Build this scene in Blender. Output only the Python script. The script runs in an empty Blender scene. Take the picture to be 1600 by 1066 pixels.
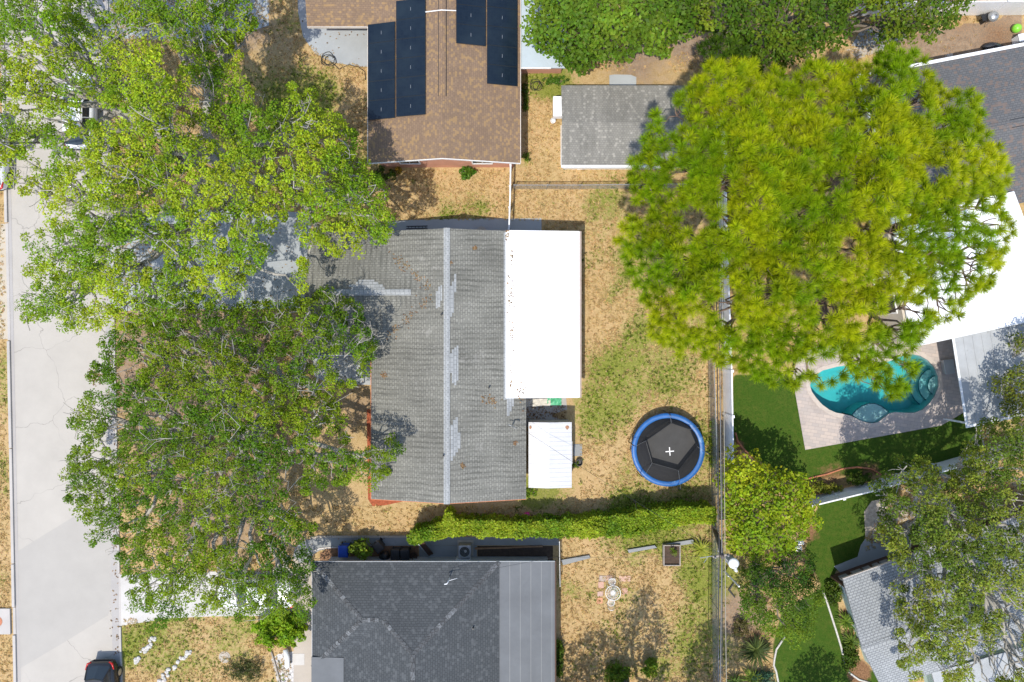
import bpy, bmesh, math, random
import numpy as np
from mathutils import Vector, Matrix

# ------------------------------------------------------------------ camera, sky, sun, exposure
C = bpy.context.scene.collection
SC = bpy.context.scene
H = 43.0                                   # flying height of the camera above the lawn
K = 25.0                                   # photo pixels per metre on the ground
cam_d = bpy.data.cameras.new('camera'); cam = bpy.data.objects.new('camera', cam_d); C.objects.link(cam)
cam.location = (0, 0, H); cam.rotation_euler = (0, 0, 0)
cam_d.sensor_width = 36; cam_d.lens = 36 * H / 64.0
cam_d.clip_start = 0.5; cam_d.clip_end = 2000
SC.camera = cam
ELEV = math.radians(66); AZ = (0.42, 0.907)      # shadows fall towards AZ
W = bpy.data.worlds.new('World'); SC.world = W; W.use_nodes = True
_n = W.node_tree.nodes; _bg = _n['Background']
_sky = _n.new('ShaderNodeTexSky'); _sky.sky_type = 'NISHITA'; _sky.sun_disc = False
_sky.sun_elevation = ELEV; _sky.sun_rotation = math.radians(205)
W.node_tree.links.new(_sky.outputs[0], _bg.inputs[0]); _bg.inputs[1].default_value = 0.15
sun_d = bpy.data.lights.new('sun', 'SUN'); sun = bpy.data.objects.new('sun', sun_d); C.objects.link(sun)
sun_d.energy = 2.65; sun_d.angle = math.radians(0.55); sun_d.color = (1.0, 0.94, 0.84)
sun.rotation_euler = Vector((AZ[0]*math.cos(ELEV), AZ[1]*math.cos(ELEV), -math.sin(ELEV))).to_track_quat('-Z', 'Y').to_euler()
sun.location = (-10, -25, 60)
SC.view_settings.view_transform = 'Standard'; SC.view_settings.look = 'None'
SC.view_settings.exposure = 0.80; SC.view_settings.gamma = 1.0

R = np.random.default_rng(11)
random.seed(5)

# ------------------------------------------------------------------ helpers
def P(u, v, h=0.0):
    """photo pixel seen at height h -> world point"""
    s = (H - h) / H / K
    return Vector(((u - 800) * s, (533 - v) * s, h))
def PX(us, h=0.0): return [P(u, v, h) for u, v in us]
def XY(us, h=0.0): return [(p.x, p.y) for p in PX(us, h)]

def tag(o, label=None, cat=None, group=None, kind=None):
    if label: o['label'] = label
    if cat: o['category'] = cat
    if group: o['group'] = group
    if kind: o['kind'] = kind
    return o
def thing(name, label, cat, loc=(0, 0, 0), group=None):
    o = bpy.data.objects.new(name, None); C.objects.link(o); o.location = loc; o.empty_display_size = .3
    return tag(o, label, cat, group)
def attach(o, parent):
    o.parent = parent
    base = parent; off = Vector((0, 0, 0))
    while base is not None:
        off += base.location; base = base.parent
    o.matrix_parent_inverse = Matrix.Translation(-off) if parent.type == 'EMPTY' else Matrix.Identity(4)
def copy_tree(o, parent=None):
    c = o.copy(); C.objects.link(c)
    if parent is not None: c.parent = parent
    for ch in list(o.children): copy_tree(ch, c)
    return c

class M:
    def __init__(s): s.v = []; s.f = []; s.c = []
    def add(s, vs, fs, col=None):
        n = len(s.v); s.v += [tuple(p) for p in vs]; s.f += [tuple(i + n for i in f) for f in fs]
        s.c += [col] * len(fs); return s
    def quad(s, pts, col=None): return s.add(pts, [tuple(range(len(pts)))], col)
    def ext(s, pts, vec, col=None):
        pts = [Vector(p) for p in pts]; n = len(pts); vec = Vector(vec)
        nrm = Vector((0, 0, 0))
        for i in range(n):
            a, b = pts[i], pts[(i+1) % n]; nrm += a.cross(b)
        if nrm.dot(vec) > 0: pts = pts[::-1]
        top = [p + vec for p in pts]
        fs = [tuple(range(n)), tuple(range(2*n-1, n-1, -1))]
        for i in range(n):
            j = (i+1) % n; fs.append((i, i+n, j+n, j))
        return s.add(pts + top, fs, col)
    def prism(s, xy, z0, z1, col=None): return s.ext([(x, y, z0) for x, y in xy], (0, 0, z1 - z0), col)
    def box(s, x0, y0, z0, x1, y1, z1, col=None):
        return s.prism([(x0, y0), (x1, y0), (x1, y1), (x0, y1)], z0, z1, col)
    def ob(s, cx, cy, z0, lx, ly, lz, rot=0, col=None):
        c, n = math.cos(rot), math.sin(rot)
        q = [(cx + a*lx/2*c - b*ly/2*n, cy + a*lx/2*n + b*ly/2*c) for a, b in ((-1,-1),(1,-1),(1,1),(-1,1))]
        return s.prism(q, z0, z0 + lz, col)
    def tube(s, pts, r, n=6, col=None, cap=True):
        pts = [Vector(p) for p in pts]; m = len(pts)
        rs = r if hasattr(r, '__len__') else [r]*m
        up = Vector((0, 0, 1)); vs = []; fs = []
        for i, p in enumerate(pts):
            d = (pts[min(i+1, m-1)] - pts[max(i-1, 0)])
            if d.length < 1e-9: d = Vector((0, 0, 1))
            d.normalize()
            a = d.cross(up) if abs(d.z) < .95 else d.cross(Vector((1, 0, 0)))
            a.normalize(); b = d.cross(a)
            for k in range(n):
                t = 2*math.pi*k/n; vs.append(p + (a*math.cos(t) + b*math.sin(t))*rs[i])
        for i in range(m-1):
            for k in range(n):
                l = (k+1) % n; fs.append((i*n+k, i*n+l, (i+1)*n+l, (i+1)*n+k))
        if cap: fs += [tuple(range(n-1, -1, -1)), tuple((m-1)*n + k for k in range(n))]
        return s.add(vs, fs, col)
    def lathe(s, cx, cy, prof, n=24, col=None, close=False):
        vs = []; fs = []; m = len(prof)
        for r, z in prof:
            for k in range(n):
                t = 2*math.pi*k/n; vs.append((cx + r*math.cos(t), cy + r*math.sin(t), z))
        for i in range(m if close else m-1):
            j = (i+1) % m
            for k in range(n):
                l = (k+1) % n; fs.append((i*n+k, i*n+l, j*n+l, j*n+k))
        return s.add(vs, fs, col)
    def blob(s, c, rad, jit=.12, n=10, m=7, col=None, rng=random):
        c = Vector(c); vs = []; fs = []
        for i in range(m):
            ph = math.pi*i/(m-1)
            for k in range(n):
                t = 2*math.pi*k/n; q = 1 + rng.uniform(-jit, jit)
                vs.append((c.x + rad[0]*math.sin(ph)*math.cos(t)*q, c.y + rad[1]*math.sin(ph)*math.sin(t)*q, c.z - rad[2]*math.cos(ph)*q))
        for i in range(m-1):
            for k in range(n):
                l = (k+1) % n; fs.append((i*n+k, i*n+l, (i+1)*n+l, (i+1)*n+k))
        return s.add(vs, fs, col)
    def slab(s, polys, t):
        """roof planes sharing edges, given thickness t downward"""
        idx = {}; vs = []
        def g(p):
            k = tuple(round(a, 4) for a in p)
            if k not in idx: idx[k] = len(vs); vs.append(Vector(p))
            return idx[k]
        fs = []; edges = {}
        for poly in polys:
            q = [Vector(p) for p in poly]; nz = sum((q[i].x*q[(i+1) % len(q)].y - q[(i+1) % len(q)].x*q[i].y) for i in range(len(q)))
            if nz < 0: q = q[::-1]
            f = [g(p) for p in q]; fs.append(tuple(f))
            for i in range(len(f)): edges[(f[i], f[(i+1) % len(f)])] = 1
        n = len(vs); allv = vs + [v - Vector((0, 0, t)) for v in vs]
        ff = list(fs) + [tuple(i + n for i in f[::-1]) for f in fs]
        for a, b in edges:
            if (b, a) not in edges: ff.append((a, a+n, b+n, b))
        return s.add(allv, ff)
    def build(s, name, mat, parent=None, smooth=False, bevel=0):
        me = bpy.data.meshes.new(name); me.from_pydata(s.v, [], s.f); me.update()
        uv_auto(me)
        if any(c is not None for c in s.c):
            at = me.color_attributes.new('tint', 'FLOAT_COLOR', 'CORNER')
            arr = []
            for f, c in zip(s.f, s.c):
                c = c or (1, 1, 1); arr += [c[0], c[1], c[2], 1.0]*len(f)
            at.data.foreach_set('color', arr)
        o = bpy.data.objects.new(name, me); C.objects.link(o)
        if mat: me.materials.append(mat)
        if smooth: me.polygons.foreach_set('use_smooth', [True]*len(me.polygons))
        if bevel:
            b = o.modifiers.new('bevel', 'BEVEL'); b.width = bevel; b.segments = 2; b.limit_method = 'ANGLE'
        if parent is not None: attach(o, parent)
        return o

def uv_auto(me):
    uv = me.uv_layers.new(name='UVMap'); data = np.empty(len(me.loops)*2)
    for p in me.polygons:
        n = p.normal
        e = Vector((-n.y, n.x, 0))
        e = Vector((1, 0, 0)) if e.length < 0.02 else e.normalized()
        f = n.cross(e)
        for li in p.loop_indices:
            co = me.vertices[me.loops[li].vertex_index].co
            data[2*li] = co.dot(e); data[2*li+1] = co.dot(f)
    uv.data.foreach_set('uv', data)

def npmesh(name, V, F, mat, tint=None, parent=None):
    """numpy verts (n,3), faces (m,k), tint per vertex (n,3)"""
    me = bpy.data.meshes.new(name); n, (m, k) = len(V), F.shape
    me.vertices.add(n); me.vertices.foreach_set('co', V.astype(np.float32).ravel())
    me.loops.add(m*k); me.loops.foreach_set('vertex_index', F.astype(np.int32).ravel())
    me.polygons.add(m); me.polygons.foreach_set('loop_start', np.arange(0, m*k, k, dtype=np.int32))
    me.polygons.foreach_set('loop_total', np.full(m, k, dtype=np.int32))
    me.update(calc_edges=True)
    if tint is not None:
        at = me.color_attributes.new('tint', 'FLOAT_COLOR', 'POINT')
        at.data.foreach_set('color', np.concatenate([tint, np.ones((n, 1))], 1).astype(np.float32).ravel())
    me.materials.append(mat)
    o = bpy.data.objects.new(name, me); C.objects.link(o)
    if parent is not None: attach(o, parent)
    return o

def lattice(seed):
    return np.random.default_rng(seed).random((256, 256))
_L = {}
def vnoise(x, y, scale, seed=0):
    if seed not in _L: _L[seed] = lattice(seed)
    L = _L[seed]; x = np.asarray(x)/scale + 1000.3; y = np.asarray(y)/scale + 1000.7
    i = np.floor(x).astype(int); j = np.floor(y).astype(int); fx = x - i; fy = y - j
    fx = fx*fx*(3-2*fx); fy = fy*fy*(3-2*fy); i %= 256; j %= 256; i1 = (i+1) % 256; j1 = (j+1) % 256
    return (L[i, j]*(1-fx) + L[i1, j]*fx)*(1-fy) + (L[i, j1]*(1-fx) + L[i1, j1]*fx)*fy
def fbm(x, y, scale, seed=0, o=3):
    t = 0; a = 1; s = 0
    for k in range(o):
        t = t + a*vnoise(x, y, scale/2**k, seed+k); s += a; a *= .55
    return t/s
def inpoly(x, y, poly):
    x = np.asarray(x); y = np.asarray(y); c = np.zeros(x.shape, bool); n = len(poly)
    for i in range(n):
        x0, y0 = poly[i]; x1, y1 = poly[(i+1) % n]
        if y0 == y1: continue
        m = ((y0 > y) != (y1 > y)) & (x < (x1-x0)*(y-y0)/(y1-y0) + x0); c ^= m
    return c
def edgedist(x, y, poly):
    d = np.full(np.shape(x), 1e9); n = len(poly)
    for i in range(n):
        x0, y0 = poly[i]; x1, y1 = poly[(i+1) % n]; dx, dy = x1-x0, y1-y0
        t = np.clip(((x-x0)*dx + (y-y0)*dy)/(dx*dx+dy*dy+1e-9), 0, 1)
        d = np.minimum(d, np.hypot(x-x0-t*dx, y-y0-t*dy))
    return d

# ------------------------------------------------------------------ materials
class NT:
    def __init__(s, name):
        s.m = bpy.data.materials.new(name); s.m.use_nodes = True
        s.t = s.m.node_tree; s.b = s.t.nodes['Principled BSDF']; s.out = s.t.nodes['Material Output']
        s.co = s.t.nodes.new('ShaderNodeTexCoord')
    def n(s, typ, **kw):
        x = s.t.nodes.new('ShaderNode' + typ)
        for k, v in kw.items():
            if k.startswith('i_'): x.inputs[k[2:].replace('_', ' ')].default_value = v
            else: setattr(x, k, v)
        return x
    def l(s, a, b): s.t.links.new(a, b)
    def noise(s, scale, detail=3, rough=.6, vec=None, dist=0):
        x = s.n('TexNoise', i_Scale=scale, i_Detail=detail, i_Roughness=rough, i_Distortion=dist)
        s.l(vec or s.co.outputs['Object'], x.inputs['Vector']); return x.outputs['Fac']
    def ramp(s, fac, a, b, mode='LINEAR'):
        x = s.n('MapRange', interpolation_type='SMOOTHSTEP' if mode == 'S' else 'LINEAR')
        s.l(fac, x.inputs['Value']); x.inputs['From Min'].default_value = a; x.inputs['From Max'].default_value = b
        return x.outputs[0]
    def mix(s, fac, a, b, mode='MIX'):
        x = s.n('Mix', data_type='RGBA', blend_type=mode)
        for sock, v in ((x.inputs[0], fac), (x.inputs[6], a), (x.inputs[7], b)):
            if isinstance(v, (int, float)): sock.default_value = v
            elif isinstance(v, tuple): sock.default_value = (*v[:3], 1)
            else: s.l(v, sock)
        return x.outputs[2]
    def math(s, op, a, b):
        x = s.n('Math', operation=op)
        for sock, v in ((x.inputs[0], a), (x.inputs[1], b)):
            if isinstance(v, (int, float)): sock.default_value = v
            else: s.l(v, sock)
        return x.outputs[0]
    def bump(s, h, strength=.3, dist=.02):
        x = s.n('Bump', i_Strength=strength, i_Distance=dist); s.l(h, x.inputs['Height']); s.l(x.outputs[0], s.b.inputs['Normal'])
    def color(s, c): s.l(c, s.b.inputs['Base Color'])
    def set(s, **kw):
        for k, v in kw.items(): s.b.inputs[k.replace('_', ' ')].default_value = v
        return s
def lighten(c, f): return tuple(min(1, x*f) for x in c)

def plain(name, c, rough=.6, var=.25, scale=3, metal=0, fine=60, bump=.1, spots=None, tint=False):
    t = NT(name); t.set(Roughness=rough, Metallic=metal)
    a = t.mix(t.ramp(t.noise(scale, 5, .65), .3, .7), lighten(c, 1-var), lighten(c, 1+var))
    f = t.noise(fine, 2)
    a = t.mix(t.math('MULTIPLY', t.ramp(f, .35, .65), var*.9), a, lighten(c, 1-var*.8))
    if spots: a = t.mix(t.ramp(t.noise(spots[1], 4, .7, dist=.6), spots[2], spots[2]+.08, 'S'), a, spots[0])
    if tint:
        at = t.n('Attribute', attribute_name='tint'); a = t.mix(1.0, a, at.outputs['Color'], 'MULTIPLY')
    t.color(a)
    if bump: t.bump(f, bump, .01)
    return t.m

def shingle(name, c1, c2, c3=None, w=.33, h=.17, streak=.25, mort=(.05, .05, .05), white=None, blotch=None, tint=False, mf=.02, wave=0):
    """asphalt shingle courses laid along the eave, random tabs, weather streaks down the slope"""
    t = NT(name); t.set(Roughness=.9)
    uv = t.co.outputs['UV']
    wob = t.noise(1.1, 3, .6)
    b = t.n('TexBrick', i_Scale=1.0, i_Mortar_Size=mf, i_Bias=0.0, i_Brick_Width=w, i_Row_Height=h)
    b.inputs['Mortar Smooth'].default_value = .3
    b.offset = .5; b.inputs['Color1'].default_value = (*c1, 1); b.inputs['Color2'].default_value = (*c2, 1); b.inputs['Mortar'].default_value = (*mort, 1)
    sep = t.n('VectorMath', operation='ADD'); t.l(uv, sep.inputs[0])
    cmb = t.n('CombineXYZ'); t.l(t.math('MULTIPLY', wob, .10), cmb.inputs[0]); t.l(t.math('MULTIPLY', t.noise(1.7, 2), .10), cmb.inputs[1])
    t.l(cmb.outputs[0], sep.inputs[1]); t.l(sep.outputs[0], b.inputs['Vector'])
    col = b.outputs['Color']
    if c3:
        b2 = t.n('TexBrick', i_Scale=1.0, i_Mortar_Size=0.0, i_Bias=-.1, i_Brick_Width=w*.8, i_Row_Height=h)
        b2.offset = .37; b2.inputs['Color1'].default_value = (0, 0, 0, 1); b2.inputs['Color2'].default_value = (1, 1, 1, 1)
        t.l(sep.outputs[0], b2.inputs['Vector'])
        col = t.mix(t.ramp(b2.outputs['Color'], white or .55, (white or .55)+.1), col, c3)
    big = t.ramp(t.noise(.35, 5, .6), .3, .7)
    col = t.mix(big, col, t.mix(1.0, col, (1-streak, 1-streak, 1-streak), 'MULTIPLY'))
    mp = t.n('Mapping'); mp.inputs['Scale'].default_value = (2.2, .22, 1); t.l(uv, mp.inputs[0])
    st = t.noise(1.6, 4, .6, mp.outputs[0])
    col = t.mix(t.math('MULTIPLY', t.ramp(st, .45, .72), streak*1.6), col, t.mix(1.0, col, (.55, .56, .56), 'MULTIPLY'))
    if blotch: col = t.mix(t.math('MULTIPLY', t.ramp(t.noise(.8, 5, .7, dist=.5), .6, .75, 'S'), .8), col, blotch)
    if wave:
        wt = t.n('TexWave', wave_type='BANDS', bands_direction='X', i_Scale=1.05, i_Distortion=5.0, i_Detail=2.0); wt.inputs['Detail Scale'].default_value = .35
        t.l(uv, wt.inputs['Vector'])
        wf = t.math('MULTIPLY', t.ramp(wt.outputs['Fac'], .35, 1.0), t.ramp(t.noise(.6, 3), .3, .65))
        col = t.mix(t.math('MULTIPLY', wf, wave), col, t.mix(1.0, col, (.45, .45, .44), 'MULTIPLY'))
    fine = t.noise(45, 2)
    col = t.mix(t.math('MULTIPLY', fine, .35), col, t.mix(1.0, col, (.4, .4, .4), 'MULTIPLY'))
    if tint:
        at = t.n('Attribute', attribute_name='tint'); col = t.mix(1.0, col, at.outputs['Color'], 'MULTIPLY')
    t.color(col)
    t.bump(t.math('ADD', b.outputs['Fac'], t.math('MULTIPLY', fine, -.5)), .5, -.012)
    return t.m

def leafmat(name, trans=.29, rough=.5):
    t = NT(name); t.set(Roughness=rough)
    t.b.inputs['Specular IOR Level'].default_value = .15
    at = t.n('Attribute', attribute_name='tint'); t.color(at.outputs['Color'])
    tr = t.n('BsdfTranslucent'); t.l(t.mix(1.0, at.outputs['Color'], (1.5, 1.45, .7), 'MULTIPLY'), tr.inputs['Color'])
    mx = t.n('MixShader'); mx.inputs[0].default_value = trans
    t.l(t.b.outputs[0], mx.inputs[1]); t.l(tr.outputs[0], mx.inputs[2]); t.l(mx.outputs[0], t.out.inputs['Surface'])
    return t.m
LEAF = leafmat('leaf'); NEEDLE = leafmat('needle', .38, .45)
BARK = plain('oak_bark_lichen', (.36, .335, .29), .9, .3, 3, fine=25, bump=.4)
PBARK = plain('pine_bark', (.20, .14, .11), .9, .4, 3, fine=20, bump=.5)
DBARK = plain('dark_bark', (.16, .13, .10), .9, .3, 3, fine=20, bump=.4)

def concrete(name, c, var=.14, crack=0, stain=(.2, .17, .13), joint=0, stainlvl=.62):
    t = NT(name); t.set(Roughness=.85)
    a = t.mix(t.ramp(t.noise(.5, 6, .65), .3, .7), lighten(c, 1-var), lighten(c, 1+var))
    sp = t.noise(40, 2); a = t.mix(t.math('MULTIPLY', sp, .25), a, lighten(c, .6))
    a = t.mix(t.math('MULTIPLY', t.ramp(t.noise(.9, 6, .75, dist=.4), stainlvl, stainlvl+.2, 'S'), .5), a, stain)
    a = t.mix(t.math('MULTIPLY', t.ramp(t.noise(5, 5, .8), .66, .72, 'S'), .55), a, lighten(c, .5))
    if crack:
        wv = t.n('TexNoise', i_Scale=.9, i_Detail=3.0); t.l(t.co.outputs['Object'], wv.inputs['Vector'])
        va = t.n('VectorMath', operation='MULTIPLY_ADD'); t.l(wv.outputs['Color'], va.inputs[0]); va.inputs[1].default_value = (1.3, 1.3, 0); t.l(t.co.outputs['Object'], va.inputs[2])
        vo = t.n('TexVoronoi', feature='DISTANCE_TO_EDGE', i_Scale=crack); t.l(va.outputs[0], vo.inputs['Vector'])
        k = t.ramp(vo.outputs['Distance'], .006, .0)
        k = t.math('MULTIPLY', k, t.ramp(t.noise(.3, 2), .38, .52))
        a = t.mix(t.math('MULTIPLY', k, .8), a, lighten(c, .35))
    t.color(a); t.bump(sp, .15, .01)
    return t.m

def paver(name, c1, c2, mort, w, h):
    t = NT(name); t.set(Roughness=.8)
    b = t.n('TexBrick', i_Scale=1.0, i_Mortar_Size=.012, i_Brick_Width=w, i_Row_Height=h)
    mp = t.n('Mapping'); mp.inputs['Rotation'].default_value = (0, 0, math.radians(9)); t.l(t.co.outputs['Object'], mp.inputs[0]); t.l(mp.outputs[0], b.inputs['Vector'])
    b.inputs['Color1'].default_value = (*c1, 1); b.inputs['Color2'].default_value = (*c2, 1); b.inputs['Mortar'].default_value = (*mort, 1)
    a = t.mix(t.math('MULTIPLY', t.ramp(t.noise(.55, 5, .7, dist=.5), .5, .66, 'S'), .5), b.outputs['Color'], lighten(c1, .55))
    a = t.mix(t.math('MULTIPLY', t.noise(20, 3), .3), a, lighten(c1, .7))
    t.color(a); t.bump(b.outputs['Fac'], .3, -.01)
    return t.m

MAT = {
 'white_roof': plain('white_metal_roof', (.80, .80, .80), .45, .04, .8, fine=30, bump=.03, spots=((.35, .24, .17), 2.2, .74)),
 'shed_white': plain('white_painted_metal', (.52, .52, .525), .5, .06, 1.2, fine=30, bump=.03),
 'trim': plain('white_trim', (.78, .78, .77), .5, .08, 2),
 'vinyl': plain('white_vinyl', (.78, .79, .80), .35, .05, 1.5),
 'galv': plain('galvanised_steel', (.36, .37, .38), .45, .15, 4, metal=.5),
 'coral': plain('coral_stucco', (.55, .27, .18), .9, .12, 2, fine=80, bump=.3),
 'stucco': plain('beige_stucco', (.52, .46, .38), .9, .12, 2, fine=80, bump=.3),
 'orange': plain('orange_painted_trim', (.55, .19, .08), .7, .25, 3),
 'greenwall': plain('pale_green_stucco', (.50, .62, .57), .85, .1, 2, fine=70, bump=.2),
 'graywall': plain('grey_stucco', (.42, .43, .44), .85, .12, 2, fine=70, bump=.2),
 'glass': plain('window_glass', (.03, .04, .05), .08, .1, 1, bump=0),
 'alu_roof': plain('aluminium_roof', (.36, .375, .385), .5, .14, .8, fine=12, bump=.05, spots=((.24, .24, .235), 1.3, .6)),
 'blue_roof': plain('pale_blue_grey_roof', (.40, .46, .49), .5, .08, .6, fine=9, bump=.05),
 'membrane': plain('grey_roll_roofing', (.125, .132, .138), .85, .12, .7, fine=40, bump=.1),
 'membrane2': plain('pale_roll_roofing', (.19, .195, .195), .85, .12, .7, fine=40, bump=.1),
 'black': plain('black_plastic', (.014, .015, .017), .5, .3, 3),
 'rubber': plain('black_rubber', (.018, .018, .018), .7, .3, 5),
 'mat_black': plain('jumping_mat', (.045, .044, .042), .8, .15, 2, fine=90, spots=((.16, .12, .06), 3.0, .78)),
 'blue_pad': plain('blue_vinyl_pad', (.018, .11, .33), .45, .25, 2.2, spots=((.10, .23, .44), .9, .58)),  # paler patches: fading, plus light on the pad painted into the blue
 'blue_bin': plain('blue_plastic', (.01, .07, .42), .45, .15, 3),
 'wood': plain('weathered_wood', (.30, .17, .09), .8, .35, 3, fine=30),
 'grey_wood': plain('grey_wood', (.34, .30, .26), .85, .25, 3, fine=30),
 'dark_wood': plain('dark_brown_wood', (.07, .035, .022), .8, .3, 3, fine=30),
 'pole': plain('pole_wood', (.10, .085, .075), .85, .3, 4, fine=30),
 'wire': plain('black_cable', (.03, .03, .033), .6, .2, 2, bump=0),
 'grey_cable': plain('grey_cable', (.13, .135, .145), .5, .15, 3, bump=0),
 'pale_wire': plain('pale_cable', (.30, .28, .23), .6, .2, 2, bump=0),
 'terracotta': plain('terracotta', (.42, .16, .08), .8, .2, 4),
 'pink': plain('pink_plastic', (.50, .03, .20), .4, .1, 3),
 'lime': plain('lime_plastic', (.22, .60, .05), .35, .1, 3),
 'grill': plain('grill_enamel', (.03, .033, .038), .35, .3, 3),
 'steel': plain('brushed_steel', (.45, .46, .46), .35, .12, 4, metal=.7),
 'stone': plain('white_stone', (.52, .50, .46), .85, .25, 8, fine=30, bump=.3),
 'soil': plain('dark_soil', (.07, .045, .03), .95, .4, 6, fine=40, bump=.4),
 'red_mulch': plain('red_mulch', (.33, .085, .035), .95, .45, 7, fine=30, bump=.6),
 'brown_mulch': plain('brown_mulch', (.24, .13, .07), .95, .5, 5, fine=25, bump=.6),
 'plank_pale': plain('pale_boards', (.66, .60, .54), .7, .15, 2),
 'grey_block': plain('grey_block', (.22, .22, .23), .8, .2, 5),
}
MAT['road'] = concrete('road_surface', (.42, .39, .345), .07, crack=.28, stain=(.36, .33, .3), stainlvl=.72)
MAT['road_patch'] = concrete('road_patch', (.378, .355, .32), .06, crack=0, stain=(.34, .33, .32), stainlvl=.75)
MAT['gutter'] = concrete('gutter_concrete', (.37, .35, .33), .08, stain=(.30, .22, .16))
MAT['kerb'] = concrete('kerb_concrete', (.44, .41, .38), .12, stain=(.30, .2, .16))
MAT['drive_grey'] = concrete('grey_driveway', (.33, .355, .37), .12, stain=(.22, .22, .22))
MAT['drive_white'] = concrete('white_driveway', (.50, .48, .45), .12, stain=(.34, .30, .25), stainlvl=.58)
MAT['drive_tan'] = concrete('tan_driveway', (.47, .41, .32), .08, stain=(.3, .22, .15))
MAT['walk'] = concrete('path_concrete', (.42, .37, .31), .12, stain=(.27, .22, .16))
MAT['walk_grey'] = concrete('grey_path', (.26, .27, .27), .15, stain=(.12, .11, .1))
MAT['walk_blue'] = concrete('blue_grey_path', (.36, .38, .385), .1, stain=(.2, .18, .15))
MAT['litter_slab'] = concrete('dirty_slab', (.40, .38, .35), .3, crack=1.2, stain=(.12, .10, .07), stainlvl=.5)
MAT['deck'] = paver('pool_deck_pavers', (.50, .42, .37), (.38, .34, .32), (.33, .29, .27), .42, .21)
MAT['coping'] = plain('pool_coping', (.47, .41, .36), .8, .12, 4)
MAT['plaster'] = plain('pool_plaster', (.36, .54, .545), .6, .12, 1.2, bump=.05, spots=((.42, .60, .58), 1.6, .6))
MAT['roof_main'] = shingle('grey_shingles', (.275, .27, .232), (.318, .311, .272), (.24, .236, .205), .24, .14, .34, (.175, .173, .152), blotch=(.34, .33, .30), mf=.02, wave=.7)
MAT['roof_light'] = shingle('pale_new_shingles', (.34, .355, .36), (.41, .425, .425), None, .26, .19, .14, (.26, .27, .27))
MAT['roof_brown'] = shingle('brown_shingles', (.225, .15, .095), (.275, .185, .115), (.335, .215, .105), .20, .12, .12, (.185, .122, .088), white=.64, mf=.012)
MAT['roof_dark'] = shingle('charcoal_shingles', (.060, .068, .073), (.078, .086, .091), (.094, .102, .107), .22, .14, .14, (.045, .05, .054), white=.70)
MAT['roof_dark_cap'] = shingle('charcoal_ridge_caps', (.085, .09, .095), (.11, .117, .122), None, .34, .19, .1, (.05, .05, .05), tint=True)
MAT['roof_shed'] = shingle('worn_grey_shingles', (.27, .26, .23), (.33, .315, .28), (.41, .39, .345), .16, .12, .32, (.24, .23, .205), white=.76)
MAT['roof_pale'] = shingle('pale_grey_shingles', (.34, .36, .37), (.40, .42, .43), None, .24, .15, .16, (.20, .21, .225), mf=.022)
MAT['roof_mixed'] = shingle('slate_brown_shingles', (.125, .128, .132), (.155, .155, .155), (.185, .145, .125), .24, .14, .14, (.10, .10, .105), white=.62)

def _solar():
    t = NT('solar_cells'); t.set(Roughness=.22); t.b.inputs['Specular IOR Level'].default_value = .35
    b = t.n('TexBrick', i_Scale=1.0, i_Mortar_Size=.004, i_Brick_Width=.165, i_Row_Height=.165); b.offset = 0
    t.l(t.co.outputs['UV'], b.inputs['Vector'])
    b.inputs['Color1'].default_value = (.006, .012, .022, 1); b.inputs['Color2'].default_value = (.008, .015, .026, 1); b.inputs['Mortar'].default_value = (.014, .021, .03, 1)
    d = t.mix(t.ramp(t.noise(.5, 4), .45, .75), b.outputs['Color'], (.016, .026, .036)); t.color(d); return t.m
MAT['solar'] = _solar()
MAT['solar_frame'] = plain('dark_frame', (.02, .024, .028), .4, .1, 3, metal=.3, bump=0)

def _net(name, alpha, c, scale):
    t = NT(name); t.set(Roughness=.8); t.b.inputs['Base Color'].default_value = (*c, 1)
    tr = t.n('BsdfTransparent'); mx = t.n('MixShader')
    b = t.n('TexBrick', i_Scale=1.0, i_Mortar_Size=scale*alpha*.5, i_Brick_Width=scale, i_Row_Height=scale); b.offset = 0
    b.inputs['Mortar Smooth'].default_value = 0; b.inputs['Color1'].default_value = b.inputs['Color2'].default_value = (0, 0, 0, 1); b.inputs['Mortar'].default_value = (1, 1, 1, 1)
    mp = t.n('Mapping'); mp.inputs['Rotation'].default_value = (0, 0, math.radians(45)); t.l(t.co.outputs['UV'], mp.inputs[0]); t.l(mp.outputs[0], b.inputs['Vector'])
    t.l(b.outputs['Color'], mx.inputs[0]); t.l(tr.outputs[0], mx.inputs[1]); t.l(t.b.outputs[0], mx.inputs[2]); t.l(mx.outputs[0], t.out.inputs['Surface']); return t.m
MAT['net'] = _net('black_netting', .62, (.012, .012, .013), .045)
MAT['chain'] = _net('chain_link', .22, (.33, .34, .34), .06)

def _water():
    t = NT('pool_water'); fr = t.n('Fresnel', i_IOR=1.33); gl = t.n('BsdfGlossy', i_Roughness=.06); tr = t.n('BsdfTransparent'); mx = t.n('MixShader')
    bp = t.n('Bump', i_Strength=.35, i_Distance=.05); t.l(t.noise(2.2, 3, .5), bp.inputs['Height']); t.l(bp.outputs[0], gl.inputs['Normal']); t.l(bp.outputs[0], fr.inputs['Normal'])
    t.l(fr.outputs[0], mx.inputs[0]); t.l(tr.outputs[0], mx.inputs[1]); t.l(gl.outputs[0], mx.inputs[2]); t.l(mx.outputs[0], t.out.inputs['Surface'])
    va = t.n('VolumeAbsorption', i_Density=.75); va.inputs['Color'].default_value = (.02, .82, .84, 1); t.l(va.outputs[0], t.out.inputs['Volume'])
    t.t.nodes.remove(t.b); return t.m
MAT['water'] = _water()

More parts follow.
